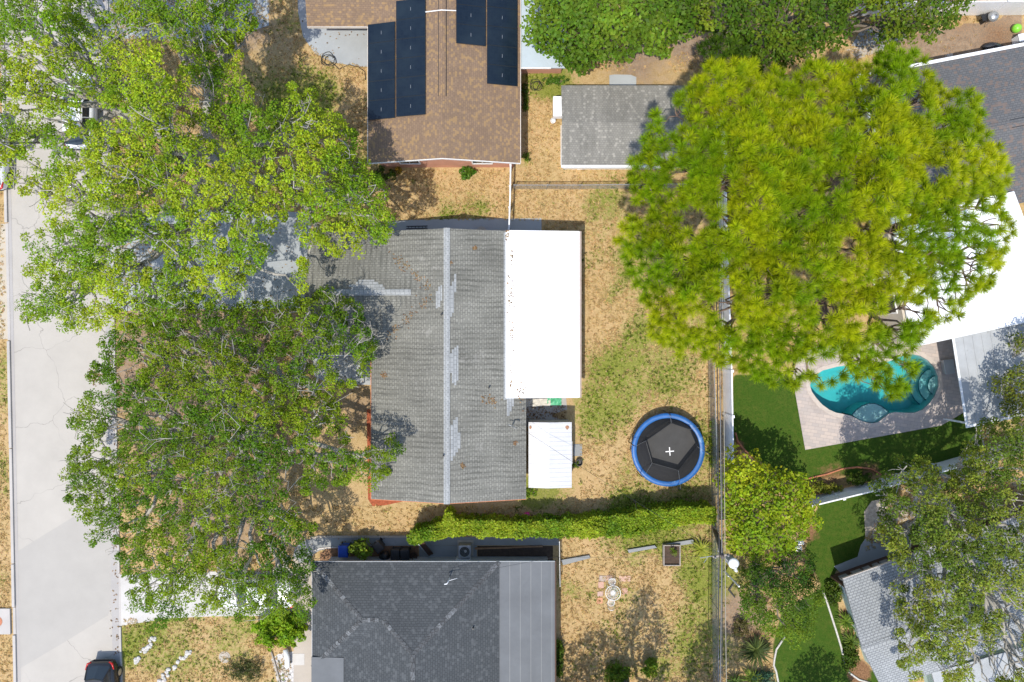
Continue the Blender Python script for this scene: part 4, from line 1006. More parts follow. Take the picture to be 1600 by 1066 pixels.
for i, t in enumerate((0, .33, .66, 1)):
    a = q[0].lerp(q[2], t); m = M(); m.box(a.x-.05, a.y-.05, -.1, a.x+.06, a.y+.05, 1.55); m.build('post', MAT['vinyl'], root)
m = M(); a = P(795, 355, 1.0); m.tube([(a.x+.05, a.y-.1, 0), (a.x+.05, a.y-.1, 1.1)], .05, 8); m.build('gate_post', MAT['black'], root)

# ------------------------------------------------------------------ trampoline
tc = P(1044, 703, .88); tp = thing('trampoline', 'round trampoline with a blue pad, black net and white cross on its mat', 'trampoline', (tc.x, tc.y, 0))
m = M(); m.lathe(tc.x, tc.y, [(1.93,.885),(1.96,.92),(2.12,.925),(2.24,.90),(2.25,.84),(2.20,.86),(1.97,.87)], 64, close=True); pad = m.build('safety_pad', MAT['blue_pad'], tp, smooth=True)
m = M(); m.lathe(tc.x, tc.y, [(0,.875),(1.0,.876),(1.95,.88)], 64); mt = m.build('mat', MAT['mat_black'], tp)
p = P(1046.5, 705.5, .885)
for r in (.08, math.radians(90)+.08):
    m = M(); m.ob(p.x, p.y, .8775 + (.003 if r > 1 else 0), .52, .055, .006, r); sub(m, 'white_cross', MAT['trim'], mt, tp)
m = M(); m.lathe(tc.x, tc.y, [(2.14,.80),(2.19,.83),(2.14,.86),(2.09,.83)], 48, close=True); fm = m.build('frame', MAT['galv'], tp, smooth=True)
hexp = [P(u, v, 1.45) for u, v in [(1049,661),(1078,671),(1089.5,698),(1060,735),(1019,723.5),(1009,689)]]
hc = sum(hexp, Vector())/6
N = 48; top = []; bot = []
for k in range(N):
    i = k*6//N; t = k*6/N - i; q = hexp[i].lerp(hexp[(i+1) % 6], t); top.append(q)
    d = Vector((q.x-hc.x, q.y-hc.y, 0)).normalized(); bot.append(Vector((tc.x + d.x*1.93, tc.y + d.y*1.93, .90)))
m = M()
for k in range(N):
    l = (k+1) % N; a = [bot[k].lerp(top[k], t) for t in (0, .33, .66, 1)]; b = [bot[l].lerp(top[l], t) for t in (0, .33, .66, 1)]
    sag = [0, .06, .06, 0]
    a = [p - (p-Vector((hc.x,hc.y,p.z))).normalized()*s for p, s in zip(a, sag)]; b = [p - (p-Vector((hc.x,hc.y,p.z))).normalized()*s for p, s in zip(b, sag)]
    for i in range(3): m.quad([a[i], b[i], b[i+1], a[i+1]])
nt = m.build('safety_net', MAT['net'], tp, smooth=True)
m = M(); m.tube(top + [top[0]], .018, 5); sub(m, 'net_hem', MAT['black'], nt, tp)
for i, q in enumerate(hexp):
    d = Vector((q.x-hc.x, q.y-hc.y, 0)).normalized(); f = Vector((tc.x + d.x*2.32, tc.y + d.y*2.32, 0))
    g = Vector((tc.x + d.x*2.30, tc.y + d.y*2.30, 1.75)); g2 = Vector((tc.x + d.x*2.20, tc.y + d.y*2.22, 1.9))
    m = M(); m.tube([f, g, g2], .028, 8); po = m.build('net_pole', MAT['black'], tp, smooth=True)
    m = M(); m.tube([g2, q], .008, 4); sub(m, 'strap', MAT['galv'], po, tp)
    m = M(); d2 = Vector((-d.y, d.x, 0)); b = Vector((tc.x + d.x*2.14, tc.y + d.y*2.14, .82)); m.tube([b - d2*.55, b - d2*.5 - Vector((0,0,.78)), b + d2*.5 - Vector((0,0,.78)), b + d2*.55], .025, 6); m.build('leg', MAT['galv'], tp, smooth=True)

# ------------------------------------------------------------------ power pole, cables, transformer
pb = P(1118, 826, 0); pt = P(1129, 871, 5.6)
pp = thing('utility_pole', 'leaning wooden utility pole carrying the cables at the end of the hedge', 'utility pole', pb)
m = M(); m.tube([pb - Vector((0,0,.3)), pb.lerp(pt, .5), pt], [.15, .13, .11], 10); m.build('shaft', MAT['pole'], pp, smooth=True)
m = M(); m.ob(pt.x, pt.y, pt.z-.35, .9, .10, .10, .15); m.build('crossarm', MAT['grey_wood'], pp)
for s in (-.35, 0, .35):
    m = M(); m.lathe(pt.x + s*math.cos(.15), pt.y + s*math.sin(.15), [(0,pt.z-.25),(.05,pt.z-.25),(.07,pt.z-.18),(.04,pt.z-.12),(.05,pt.z-.06),(0,pt.z-.04)], 10); m.build('insulator', MAT['grey_block'], pp, smooth=True)
m = M(); a = pt + Vector((-.2,0,-.3)); m.tube([a, a + Vector((-.5,-.05,0)), a + Vector((-.95,-.12,.02))], .02, 5); m.tube([a + Vector((-.5,-.05,0)), a + Vector((-.7,-.42,-.1))], .015, 5); m.build('bracket', MAT['galv'], pp)
tq = P(1147, 881, 4.6); tr_ = thing('transformer', 'grey can transformer with a white lid hanging beside the utility pole', 'transformer', (tq.x, tq.y, 3.7))
m = M(); m.lathe(tq.x, tq.y, [(0,3.65),(.24,3.66),(.27,3.72),(.27,4.5),(.29,4.52)], 20); m.build('tank', MAT['walk_blue'], tr_, smooth=False)
m = M(); m.lathe(tq.x, tq.y, [(.29,4.525),(.30,4.56),(.15,4.62),(0,4.63)], 20); m.build('lid', MAT['vinyl'], tr_, smooth=True)
for dx, dy in ((.08,-.26),(.13,-.40)):
    m = M(); m.lathe(tq.x+dx, tq.y+dy, [(0,4.3),(.05,4.3),(.10,4.42),(.07,4.5),(.09,4.58),(.05,4.66),(0,4.68)], 12); m.build('bushing', MAT['vinyl'], tr_, smooth=True)
m = M(); m.tube([(tq.x-.25,tq.y+.05,4.3), (pt.x+.1, pt.y, 4.35)], .03, 6); m.build('bracket', MAT['galv'], tr_)
def cable(label, px, h, r, mat, sag=.25):
    pts = PX(px, h); out = []
    for a, b in zip(pts, pts[1:]):
        n = 14
        for i in range(n): t = i/n; out.append(a.lerp(b, t) - Vector((0,0,sag*4*t*(1-t))))
    out.append(pts[-1]); m = M(); m.tube(out, r, 5); tag(m.build('power_cable', MAT[mat], smooth=True), label, 'cable', 'cables strung above the back fence')
cable('thick dark cable, leftmost of the bundle above the back fence', [(1117,-300),(1124,870),(1123,1400)], 5.35, .03, 'wire')
cable('thick grey cable, second from the left in the bundle', [(1122,-300),(1128,871),(1128,1400)], 5.4, .032, 'grey_cable')
cable('thin black cable right of the thick grey one in the bundle', [(1127,-300),(1130,871),(1131,1400)], 5.5, .018, 'wire')
cable('pale rope-like cable drifting right of the bundle below the pole', [(1131,-300),(1133,875),(1144,1400)], 5.1, .022, 'pale_wire')
for lab, px, h0 in (('thin service cable running from the pole to the charcoal house', [(1128,870),(865,871),(700,902)], 5.2), ('thin service cable from the grey house across the white shed', [(806,664),(892,720),(1128,868)], 4.2)):
    a, b, c2 = P(*px[0], 3.2 if 'shed' in lab else 5.2), P(*px[1], 3.5), P(*px[2], 5.2 if 'shed' in lab else 3.4)
    m = M(); m.tube([a, b, c2], .008, 4); tag(m.build('power_cable', MAT['wire']), lab, 'cable')
a = P(1133, 893, 0); m = M(); m.tube([a, a + Vector((0,0,2.65))], .05, 8); m.tube([a + Vector((-.09,.0,.0)), a + Vector((-.09,0,.9))], .03, 6); tag(m.build('conduit_post', MAT['vinyl']), 'white conduit post standing just right of the cables below the transformer', 'post')
m = M(); a, b, c2 = P(1147,911,.05), P(1140,922,.05), P(1149,934,.05)
m.ext([a, b, c2, c2 + Vector((-.08,.02,0)), b + Vector((-.12,0,0)), a + Vector((-.08,0,0))], (0,0,.06)); tag(m.build('metal_bracket', MAT['black']), 'black V shaped bracket lying beside the cables', 'bracket')

# ------------------------------------------------------------------ garden furniture and small things
def patio_chair(label, u, v, rot):
    p = P(u, v, .45); root = thing('garden_chair', label, 'chair', (p.x, p.y, 0)); c, s = math.cos(rot), math.sin(rot)
    L = lambda x, y, z: (p.x + x*c - y*s, p.y + x*s + y*c, z)
    m = M(); m.tube([L(.21*math.cos(t), .21*math.sin(t), .44) for t in [k*math.pi/8 for k in range(17)]], .015, 5)
    for k in range(-3, 4): w = math.sqrt(max(0, .21**2-(k*.055)**2)); m.tube([L(k*.055, -w, .44), L(k*.055, w, .44)], .009, 4)
    m.build('seat', MAT['trim'], root)
    m = M(); m.tube([L(-.20, .16, .44), L(-.19, .24, .75), L(-.1, .30, .9), L(.1, .30, .9), L(.19, .24, .75), L(.20, .16, .44)], .016, 5)
    for k in (-.1, -.03, .03, .1): m.tube([L(k, .2, .46), L(k, .285, .88)], .008, 4)
    m.build('backrest', MAT['trim'], root)
    for x, y in ((-.17,-.17),(.17,-.17),(-.17,.17),(.17,.17)): m = M(); m.tube([L(x, y, .43), L(x*1.25, y*1.25, 0)], .014, 5); m.build('leg', MAT['trim'], root)
p = P(958, 927, .72); tb = thing('garden_table', 'round white wire table on the brick pavers', 'table', (p.x, p.y, 0))
m = M(); m.tube([(p.x+.46*math.cos(k*math.pi/16), p.y+.46*math.sin(k*math.pi/16), .72) for k in range(33)], .018, 5)
for r in (.16, .32): m.tube([(p.x+r*math.cos(k*math.pi/10), p.y+r*math.sin(k*math.pi/10), .72) for k in range(21)], .009, 4)
for k in range(20): t = k*math.pi/10; m.tube([(p.x+.05*math.cos(t), p.y+.05*math.sin(t), .72), (p.x+.46*math.cos(t), p.y+.46*math.sin(t), .72)], .008, 4)
m.lathe(p.x, p.y, [(0,.725),(.1,.725),(.1,.71),(0,.71)], 12); m.build('tabletop', MAT['trim'], tb)
for k in range(3): t = k*2.1+.4; m = M(); m.tube([(p.x+.1*math.cos(t), p.y+.1*math.sin(t), .70), (p.x+.14*math.cos(t), p.y+.14*math.sin(t), .3), (p.x+.36*math.cos(t), p.y+.36*math.sin(t), 0)], .016, 5); m.build('leg', MAT['trim'], tb)
patio_chair('white wire garden chair above the round table in the photo', 956.5, 909, 0.1)
patio_chair('white wire garden chair below the round table in the photo', 955, 942, math.pi-.2)
k = 0
brick_labels = ['greyish paver at the corner above the white wire table', 'pink paver right of the greyish corner paver', 'pale pink paver at the right end of the row above the table', 'pink paver left of the white chair', 'dull pink paver level with the table', 'bright orange paver lowest on the left of the table', 'pink paver right of the table']
for (u, v, w, h), lb, cl in zip([(941,904,11,9),(952,903,9,8),(976,904,18,9),(939,914,9,10),(938,928,9,8),(937,938.5,9,9),(976,924,9,10)], brick_labels, ['grey_wood','terracotta','terracotta','terracotta','terracotta','terracotta','terracotta']):
    p = P(u, v); m = M(); m.ob(p.x, p.y, -.02, w/K, h/K, .055, .02*(k-3)); k += 1
    c = [(.40,.33,.29),(.50,.34,.27),(.52,.34,.26),(.48,.30,.23),(.47,.33,.28),(.56,.28,.16),(.50,.31,.23)][k-1]
    tag(m.build('paver', plain('brick_paver', c, .9, .15, 5), bevel=.01), lb, 'paver', 'brick pavers round the garden table')
# planter box
p = P(1050, 868, .35); pl = thing('planter_box', 'square grey wooden planter with a small plant by the cables', 'planter', (p.x, p.y, 0))
for (dx, dy, lx, ly) in ((-.5,0,.06,1.3),(.5,0,.06,1.3),(0,.62,.93,.06),(0,-.62,.93,.06)): m = M(); m.ob(p.x+dx, p.y+dy, 0, lx, ly, .38); m.build('side_board', MAT['grey_wood'], pl, bevel=.01)
m = M(); m.box(p.x-.46, p.y-.58, 0, p.x+.46, p.y+.58, .24); m.build('soil', MAT['soil'], pl)
V, F, T = leaf_cloud(np.array([[p.x+.0, p.y+.35, .6], [p.x+.12, p.y+.2, .5]]), .22, 40, .13, np.array([[.10,.16,.01],[.12,.17,.02]]), .8, .6, .45, seed=4); npmesh('plant', V, F, LEAF, T, pl)
# flagstones
for i, (q, lb) in enumerate([([(876,874),(920,866.5),(922,871),(880,882)], 'grey stone strip beside the flat grey roof corner'), ([(980,858),(1022,851),(1026,855),(982,863)], 'grey stone strip left of the planter box'), ([(1038,849),(1082,842),(1084,848),(1040,855)], 'grey stone strip behind the planter box')]):
    m = M(); m.prism(XY(q), -.03, .16); tag(m.build('stone_strip', MAT['walk_grey'], bevel=.01), lb, 'kerbstone', 'grey stone strips in the back lawn')
# bins and bags on the curved path
def wheelie_bin(label, u, v, mat, rot=0, s=1.0):
    p = P(u, v, 1.0); root = thing('wheelie_bin', label, 'bin', (p.x, p.y, 0)); c, sn = math.cos(rot), math.sin(rot)
    def q(w, d, z): return [(p.x + x*c - y*sn, p.y + x*sn + y*c, z) for x, y in ((-w,-d),(w,-d),(w,d),(-w,d))]
    m = M(); a = q(.21*s,.25*s,.05); b = q(.29*s,.34*s,1.0*s); m.add(a + b, [(3,2,1,0),(4,5,6,7),(0,1,5,4),(1,2,6,5),(2,3,7,6),(3,0,4,7)]); m.build('body', MAT[mat], root, bevel=.03)
    m = M(); a = q(.31*s,.37*s,1.003*s); b = q(.27*s,.32*s,1.07*s); m.add(a + b, [(3,2,1,0),(4,5,6,7),(0,1,5,4),(1,2,6,5),(2,3,7,6),(3,0,4,7)]); ld = m.build('lid', MAT[mat], root, bevel=.02)
    m = M(); y = .40*s; m.tube([(p.x + x*c - y*sn, p.y + x*sn + y*c, .96*s) for x in (-.25*s, .25*s)], .02, 6); m.build('handle', MAT['black'], root)
    for x in (-.26, .26): m = M(); m.tube([(p.x + xx*s*c - .2*s*sn, p.y + xx*s*sn + .2*s*c, .11) for xx in (x-.03, x+.03)], .11, 12); m.build('wheel', MAT['rubber'], root)
wheelie_bin('blue wheelie bin beside the bright shrub on the curved path', 536, 862, 'blue_bin', 0, 1.0)
wheelie_bin('black wheelie bin behind the bright shrub', 561, 856, 'black', .2, .9)
wheelie_bin('black wheelie bin standing alone right of the shrub', 590, 856, 'black', .7, .9)
wheelie_bin('black wheelie bin tucked under the roof edge, second last in its row', 617, 868, 'black', 0, .92)
wheelie_bin('black wheelie bin at the right end of its row', 632, 868, 'black', .05, .92)
m = M(); p = P(601, 869, .4); m.blob((p.x, p.y, .35), (.34,.3,.36), .1, 12, 8); m.tube([(p.x,p.y,.68),(p.x+.03,p.y,.82)], [.05,.09], 6); tag(m.build('rubbish_bag', MAT['black'], smooth=True), 'black rubbish bag between the wheelie bins', 'bag')
p = P(646, 869, .3); pot = thing('flower_pot', 'brown flower pot right of the last wheelie bin', 'pot', (p.x, p.y, 0)); m = M(); m.lathe(p.x, p.y, [(0,0),(.16,0),(.23,.36),(.25,.36),(.25,.40),(.21,.40),(.19,.3),(0,.29)], 16); m.build('pot', MAT['dark_wood'], pot, smooth=False)
V, F, T = leaf_cloud(np.array([[p.x, p.y, .5]]), .2, 30, .1, np.array([[.12,.09,.05]]), .6, .6, .4, seed=8); npmesh('plant', V, F, LEAF, T, pot)
a, b = P(652, 845, 1.5), P(671, 868, .1); m = M(); d = (b-a); s = Vector((-d.y, d.x, 0)).normalized()*.28; m.ext([a - s*.1, b - s*.1, b + s, a + s], (0,0,.05)); tag(m.build('leaning_board', MAT['dark_wood']), 'dark board leaning in the gap at the left end of the hedge', 'board')
m = M(); a, b = P(652, 848, 1.55), P(671, 872, .12); m.tube([a, b], .03, 5); tag(m.build('metal_pole', MAT['galv'], smooth=True), 'thin metal pole leaning beside the dark board', 'pole')
# air conditioner
p = P(726, 862, .75); ac = thing('air_conditioner', 'square grey air conditioner unit beside the charcoal house', 'air conditioner', (p.x, p.y, 0))
m = M(); m.box(p.x-.38, p.y-.38, .06, p.x+.38, p.y+.38, .78); m.build('casing', MAT['galv'], ac, bevel=.02)
m = M(); m.box(p.x-.5, p.y-.5, 0, p.x+.5, p.y+.5, .06); m.build('pad', MAT['walk'], ac)
m = M(); m.lathe(p.x, p.y, [(.0,.785),(.30,.785),(.31,.79),(.31,.782)], 24); m.build('fan_opening', MAT['black'], ac)
m = M()
for r in (.1,.17,.24,.31): m.tube([(p.x+r*math.cos(k*math.pi/12), p.y+r*math.sin(k*math.pi/12), .80) for k in range(25)], .006, 4)
m.lathe(p.x+.05, p.y+.03, [(0,.815),(.08,.81),(.09,.80)], 10); m.build('fan_guard', MAT['steel'], ac)
for i, (u0, u1, v, mt_, lb) in enumerate([(742,800,858,'wood','orange brown edging board along the soil bed right of the air conditioner'), (800,848,856,'wood','orange brown edging board nearest the flat grey roof')]):
    a, b = P(u0, v+.8, .15), P(u1, v-.8, .15); m = M(); m.ext([a, b, b + Vector((0,.09,0)), a + Vector((0,.09,0))], (0,0,-.15)); tag(m.build('edging_board', MAT[mt_]), lb, 'board')
p = P(824, 805, .2); m = M(); m.blob((p.x, p.y, .21), (.24,.2,.2), .03, 16, 9); tag(m.build('toy_ball', MAT['pink'], smooth=True), 'pink ball lying in the shade behind the hedge', 'ball')
p = P(1589, 44, .3); m = M(); m.blob((p.x, p.y, .27), (.27,.27,.27), 0, 20, 11); tag(m.build('exercise_ball', MAT['lime'], smooth=True), 'bright lime green ball on the bare dirt strip', 'ball')
p = P(864, 189, .25); bk = thing('bucket', 'white bucket beside the worn outbuilding', 'bucket', (p.x, p.y, 0)); m = M(); m.lathe(p.x, p.y, [(0,0),(.12,0),(.15,.3),(.165,.3),(.165,.32),(.135,.32),(.11,.05),(0,.05)], 16); m.build('pail', MAT['vinyl'], bk, smooth=False); m = M(); m.tube([(p.x-.15,p.y,.3),(p.x-.1,p.y+.1,.36),(p.x+.1,p.y+.1,.36),(p.x+.15,p.y,.3)], .008, 4); m.build('handle', MAT['galv'], bk)
def coil(name, label, u, v, R0, n, r, cat, loose=.0, tail=None):
    rg = random.Random(u); p = P(u, v, 0); pts = []
    for k in range(n*18+1):
        t = k*2*math.pi/18; q = R0*(1 + loose*rg.uniform(-.15,.15) + loose*.5*math.sin(k*.21)); pts.append((p.x + q*math.cos(t) + loose*.25*math.sin(k*.07), p.y + q*math.sin(t)*.9 + loose*.2*math.cos(k*.05), .05 + r + .03*(k//18)))
    if tail: pts += [tuple(P(*q, r+.04)) for q in tail]
    m = M(); m.tube(pts, r, 6); tag(m.build(name, MAT['rubber'], smooth=True), label, cat)
coil('garden_hose', 'loose black hose coils at the edge of the north patio slab', 512, 95, .36, 3, .02, 'hose', .6, [(530,108),(545,101),(560,105),(570,112),(571,125)])
coil('garden_hose', 'black hose coils beside the brown house wall', 836, 135, .30, 3, .018, 'hose', .5, [(845,128),(850,131)])
coil('garden_hose', 'thick black hose coil on the grey slab at the top right', 1393, 55, .26, 3, .045, 'hose', .05, [(1384,56),(1381,62)])
# grill
p = P(1552, 26, .8); gl = thing('kettle_grill', 'dark kettle grill on legs in front of the top right white fence', 'grill', (p.x, p.y, 0))
m = M(); m.lathe(p.x, p.y, [(0,.55),(.18,.58),(.29,.70),(.31,.78)], 20); m.build('bowl', MAT['grill'], gl, smooth=True)
m = M(); m.lathe(p.x, p.y, [(.32,.785),(.29,.90),(.18,1.0),(0,1.03)], 20); ld = m.build('lid', MAT['steel'], gl, smooth=True); m = M(); m.tube([(p.x-.1,p.y-.02,1.0),(p.x,p.y-.02,1.09),(p.x+.1,p.y-.02,1.0)], .015, 5); sub(m, 'handle', MAT['black'], ld, gl)
for t in (.4, 2.5, 4.6): m = M(); m.tube([(p.x+.2*math.cos(t),p.y+.2*math.sin(t),.6),(p.x+.34*math.cos(t),p.y+.34*math.sin(t),0)], .016, 5); m.build('leg', MAT['steel'], gl)
m = M(); m.ob(p.x-.42, p.y+.02, .66, .4, .4, .03, .3); m.build('side_shelf', MAT['black'], gl)
m = M(); q = P(1539, 33, .3); m.ob(q.x, q.y+.1, 0, .35, .3, .5, .5); m.ob(q.x, q.y+.1, .5, .4, .34, .05, .5); tag(m.build('storage_crate', MAT['black'], bevel=.02), 'black crate on the dirt left of the grill', 'crate')
p = P(1552, 74, .3); m = M(); m.blob((p.x, p.y+.05, .22), (.62,.3,.3), .12, 12, 7); tag(m.build('tarpaulin_bundle', MAT['grill'], smooth=True), 'dark crumpled tarpaulin against the slate roofed house', 'tarpaulin')
p = P(1596, 60, .5); m = M(); m.ob(p.x, p.y, 0, .5, .45, .6, .2); m.ob(p.x, p.y, .6, .54, .5, .06, .2); tag(m.build('storage_bin', MAT['vinyl'], bevel=.03), 'pale storage bin on the dirt strip at the right edge', 'bin')
p = P(1482, 89, .1); m = M(); m.ob(p.x, p.y, 0, .45, .3, .22, .2); m.ob(p.x+.0, p.y, .22, .38, .24, .04, .2); tag(m.build('concrete_step', MAT['walk'], bevel=.02), 'small pale step against the slate roofed house', 'step')
# boards by the outbuilding
for q0, q1, w, mt_, lb in (((902,265),(985,262.5),.13,'vinyl','white plank lying lowest below the worn outbuilding'), ((884,260.5),(1000,259),.07,'plank_pale','pale narrow plank against the worn outbuilding wall'), ((905,262.2),(975,258.8),.08,'terracotta','reddish plank crossing the pale planks below the outbuilding')):
    z = {'vinyl':.06,'plank_pale':.07,'terracotta':.15}[mt_]; a, b = P(*q0, z), P(*q1, z); d = (b-a).normalized(); s = Vector((-d.y, d.x, 0))*w; m = M(); m.ext([a, b, b+s, a+s], (0,0,-.05)); tag(m.build('plank', MAT[mt_]), lb, 'plank', 'planks below the worn outbuilding')
# things along the side path north of the grey house
p = P(752, 362, .5); m = M(); m.lathe(p.x, p.y, [(0,.28),(.12,.30),(.30,.40),(.33,.44),(.31,.45),(.12,.34),(0,.32)], 20); m.tube([(p.x,p.y,0),(p.x,p.y,.3)], .03, 6); tag(m.build('bird_bath', MAT['walk'], smooth=True), 'round pale basin on a stem by the side path wall', 'bird bath')
a = P(727, 361, .9); m = M(); m.ext([(a.x-.32,a.y-.3,.02),(a.x+.32,a.y-.3,.02),(a.x,a.y+.06,.95)], (0,.04,0)); m.ext([(a.x-.25,a.y-.05,.02),(a.x+.25,a.y-.05,.02),(a.x,a.y+.1,.95)], (0,.03,0)); tag(m.build('folded_sign', MAT['vinyl']), 'white triangular board propped against the grey house beside the side path', 'board')
ld = thing('step_ladder', 'narrow dark ladder lying on the side path', 'ladder', P(652, 355))
for v in (353.8, 357.4): a, b = P(635, v, .06), P(668, v-.6, .06); m = M(); m.tube([a, b], .025, 5); m.build('rail', MAT['black'], ld)
for i in range(6): u = 638 + i*5.5; m = M(); m.tube([P(u,353.7,.06), P(u,357.3,.06)], .018, 5); m.build('rung', MAT['black'], ld)
p = P(694, 362, .3); m = M(); m.lathe(p.x, p.y-.1, [(0,0),(.17,0),(.22,.36),(.24,.36),(.24,.4),(.2,.4),(.18,.3),(0,.3)], 16); tag(m.build('planter_pot', MAT['black']), 'black pot under the roof edge on the side path', 'pot')
p = P(902, 714); m = M(); m.box(p.x-.25, p.y+.05, -.02, p.x+.3, p.y+.8, .05); tag(m.build('stepping_stone', MAT['walk_grey'], bevel=.02), 'grey slab outside the white shed door', 'paving slab')
p = P(905, 722, .3); m = M(); m.lathe(p.x, p.y-.05, [(0,.05),(.12,.05),(.2,.3),(.22,.3),(.22,.33),(.19,.33),(.15,.12),(0,.12)], 14); tag(m.build('planter_pot', MAT['black']), 'black pot on the slab outside the white shed door', 'pot')
# green tarp scraps on the dirty slab
rg = random.Random(3)
for i, (u, v, c_, lb) in enumerate([(838,629,(.55,.52,.45),'pale crumpled sheet on the dirty slab below the white patio roof'), (866,627,(.10,.42,.22),'green crumpled sheet on the dirty slab below the white patio roof')]):
    p = P(u, v); m = M(); n = 9; vs = [(p.x + (i_-4)*.11*(2 if i == 0 else 1), p.y + (j-2)*.12, .05 + rg.uniform(0,.10)) for j in range(5) for i_ in range(n)]
    m.add(vs, [(j*n+i_, j*n+i_+1, (j+1)*n+i_+1, (j+1)*n+i_) for j in range(4) for i_ in range(n-1)]); tag(m.build('plastic_sheet', plain('sheet_plastic', c_, .5, .2, 4)), lb, 'plastic sheet')
# white lawn-bed edgings
for lb, px in (('white edging kerb beside the pale shingled house', [(1285,922),(1292,940),(1300,965),(1308,990),(1314,1010),(1320,1035),(1328,1052),(1342,1062),(1362,1068)]), ('white edging kerb curving along the left of the lower lawn', [(1226,995),(1219,1006),(1213,1015),(1210,1030),(1209,1040),(1213,1050),(1216,1066),(1216,1090)])):
    m = M(); m.tube([P(u, v, .05) for u, v in px], .065, 6); tag(m.build('lawn_edging', MAT['stone'], smooth=True), lb, 'edging')
for lb, px in (('brick edging of the curved bed below the pool lawn', [(1250,752),(1270,746),(1292,741),(1315,733),(1340,730),(1362,733),(1378,742)]), ('brick edging curving past the white fence by the pool lawn', [(1149,676),(1153,690),(1163,703),(1175,714),(1184,722)])):
    m = M(); m.tube([P(u, v, .04) for u, v in px], .06, 6); tag(m.build('lawn_edging', MAT['terracotta'], smooth=True), lb, 'edging')
# path border stones and front-bed edging, white stone rows on the lawn
m = M()
for u, v in zip(np.linspace(486, 640, 60), [838.2]*60): p = P(u, v + (1.4 if u < 495 else 0)); m.ob(p.x, p.y, -.02, .085, .13, .12, random.uniform(-.1,.1))
tag(m.build('path_edging', MAT['walk']), 'row of small edging bricks along the curved path', 'edging')
m = M(); m.tube([P(u, v, .06) for u, v in [(424,1018),(428,1032),(433,1050),(440,1075),(446,1100)]], .06, 6); tag(m.build('lawn_edging', MAT['walk'], smooth=True), 'pale edging beside the white pebble bed', 'edging')
m = M(); m.tube([P(u, v, .05) for u, v in [(489,861),(500,857),(515,855.5),(532,855.5)]], .045, 6); tag(m.build('lawn_edging', MAT['plank_pale'], smooth=True), 'short pale edging inside the curved path', 'edging')
rg = random.Random(9); kk = 0
ROWS = [([(243,997),(232,1010),(224,1019)], 16, 4), ([(217,1028),(211,1035)], 8, 2.5), ([(299,1016),(280,1032),(262,1052),(250,1068),(244,1080)], 34, 4.5)]
for row, n, wd in ROWS:
    for i in range(n):
        t = i/(n-1)*(len(row)-1); j = min(int(t), len(row)-2); u = lerp(row[j][0], row[j+1][0], t-j) + rg.uniform(-wd, wd); v = lerp(row[j][1], row[j+1][1], t-j) + rg.uniform(-wd, wd)*.6
        p = P(u, v); m = M(); s = rg.uniform(.09,.17); m.blob((p.x, p.y, .03), (s, s*rg.uniform(.7,1), s*.6), .18, 8, 6, rng=rg)
        o = m.build('white_stone', MAT['stone'], smooth=True); tag(o, 'white stone in the broken rows on the front lawn', 'stone', 'white stones in rows on the front lawn')
p = P(449, 1028, .4); m = M(); m.tube([P(446,1015,.3), P(449,1028,.32), P(449,1042,.3)], .16, 10); tag(m.build('white_bench', MAT['vinyl'], smooth=True), 'smooth white rounded block in the pebble bed', 'garden block')
p = P(467, 1030); m = M(); m.box(p.x-.36, p.y-.36, .0, p.x+.36, p.y+.36, .045); tag(m.build('paving_slab', MAT['drive_white'], bevel=.01), 'square pale slab at the edge of the pebble bed', 'paving slab')
for i, (u, v, lb) in enumerate([(1252,848,'white chair-sized crate under the yellow green tree'), (1249,858,'white slatted crate lowest beside the yellow green tree')]):
    p = P(u, v, .3); m = M(); m.ob(p.x, p.y, 0, .38, .28, .25, .3-.2*i); 
    for k in range(3): m.ob(p.x+(k-1)*.1, p.y, .252, .06, .3, .03, .3-.2*i)
    tag(m.build('garden_crate', MAT['vinyl'], bevel=.01), lb, 'crate')

for u, v, r_ in ((886,668,.11),(829,668,.08)):
    p = P(u, v, 2.04); z = 2.0 + .2*(1-abs(p.x-smx)/1.25) + .03; m = M(); m.add([(p.x + r_*random.uniform(.7,1.2)*math.cos(k*.6283), p.y + r_*1.2*random.uniform(.7,1.2)*math.sin(k*.6283), z - .16*(r_*math.cos(k*.6283))*(1 if p.x > smx else -1)) for k in range(10)], [tuple(range(10))]); sub(m, 'rust_patch', plain('rust', (.36,.19,.11), .9, .3, 9), sroof, ws_)

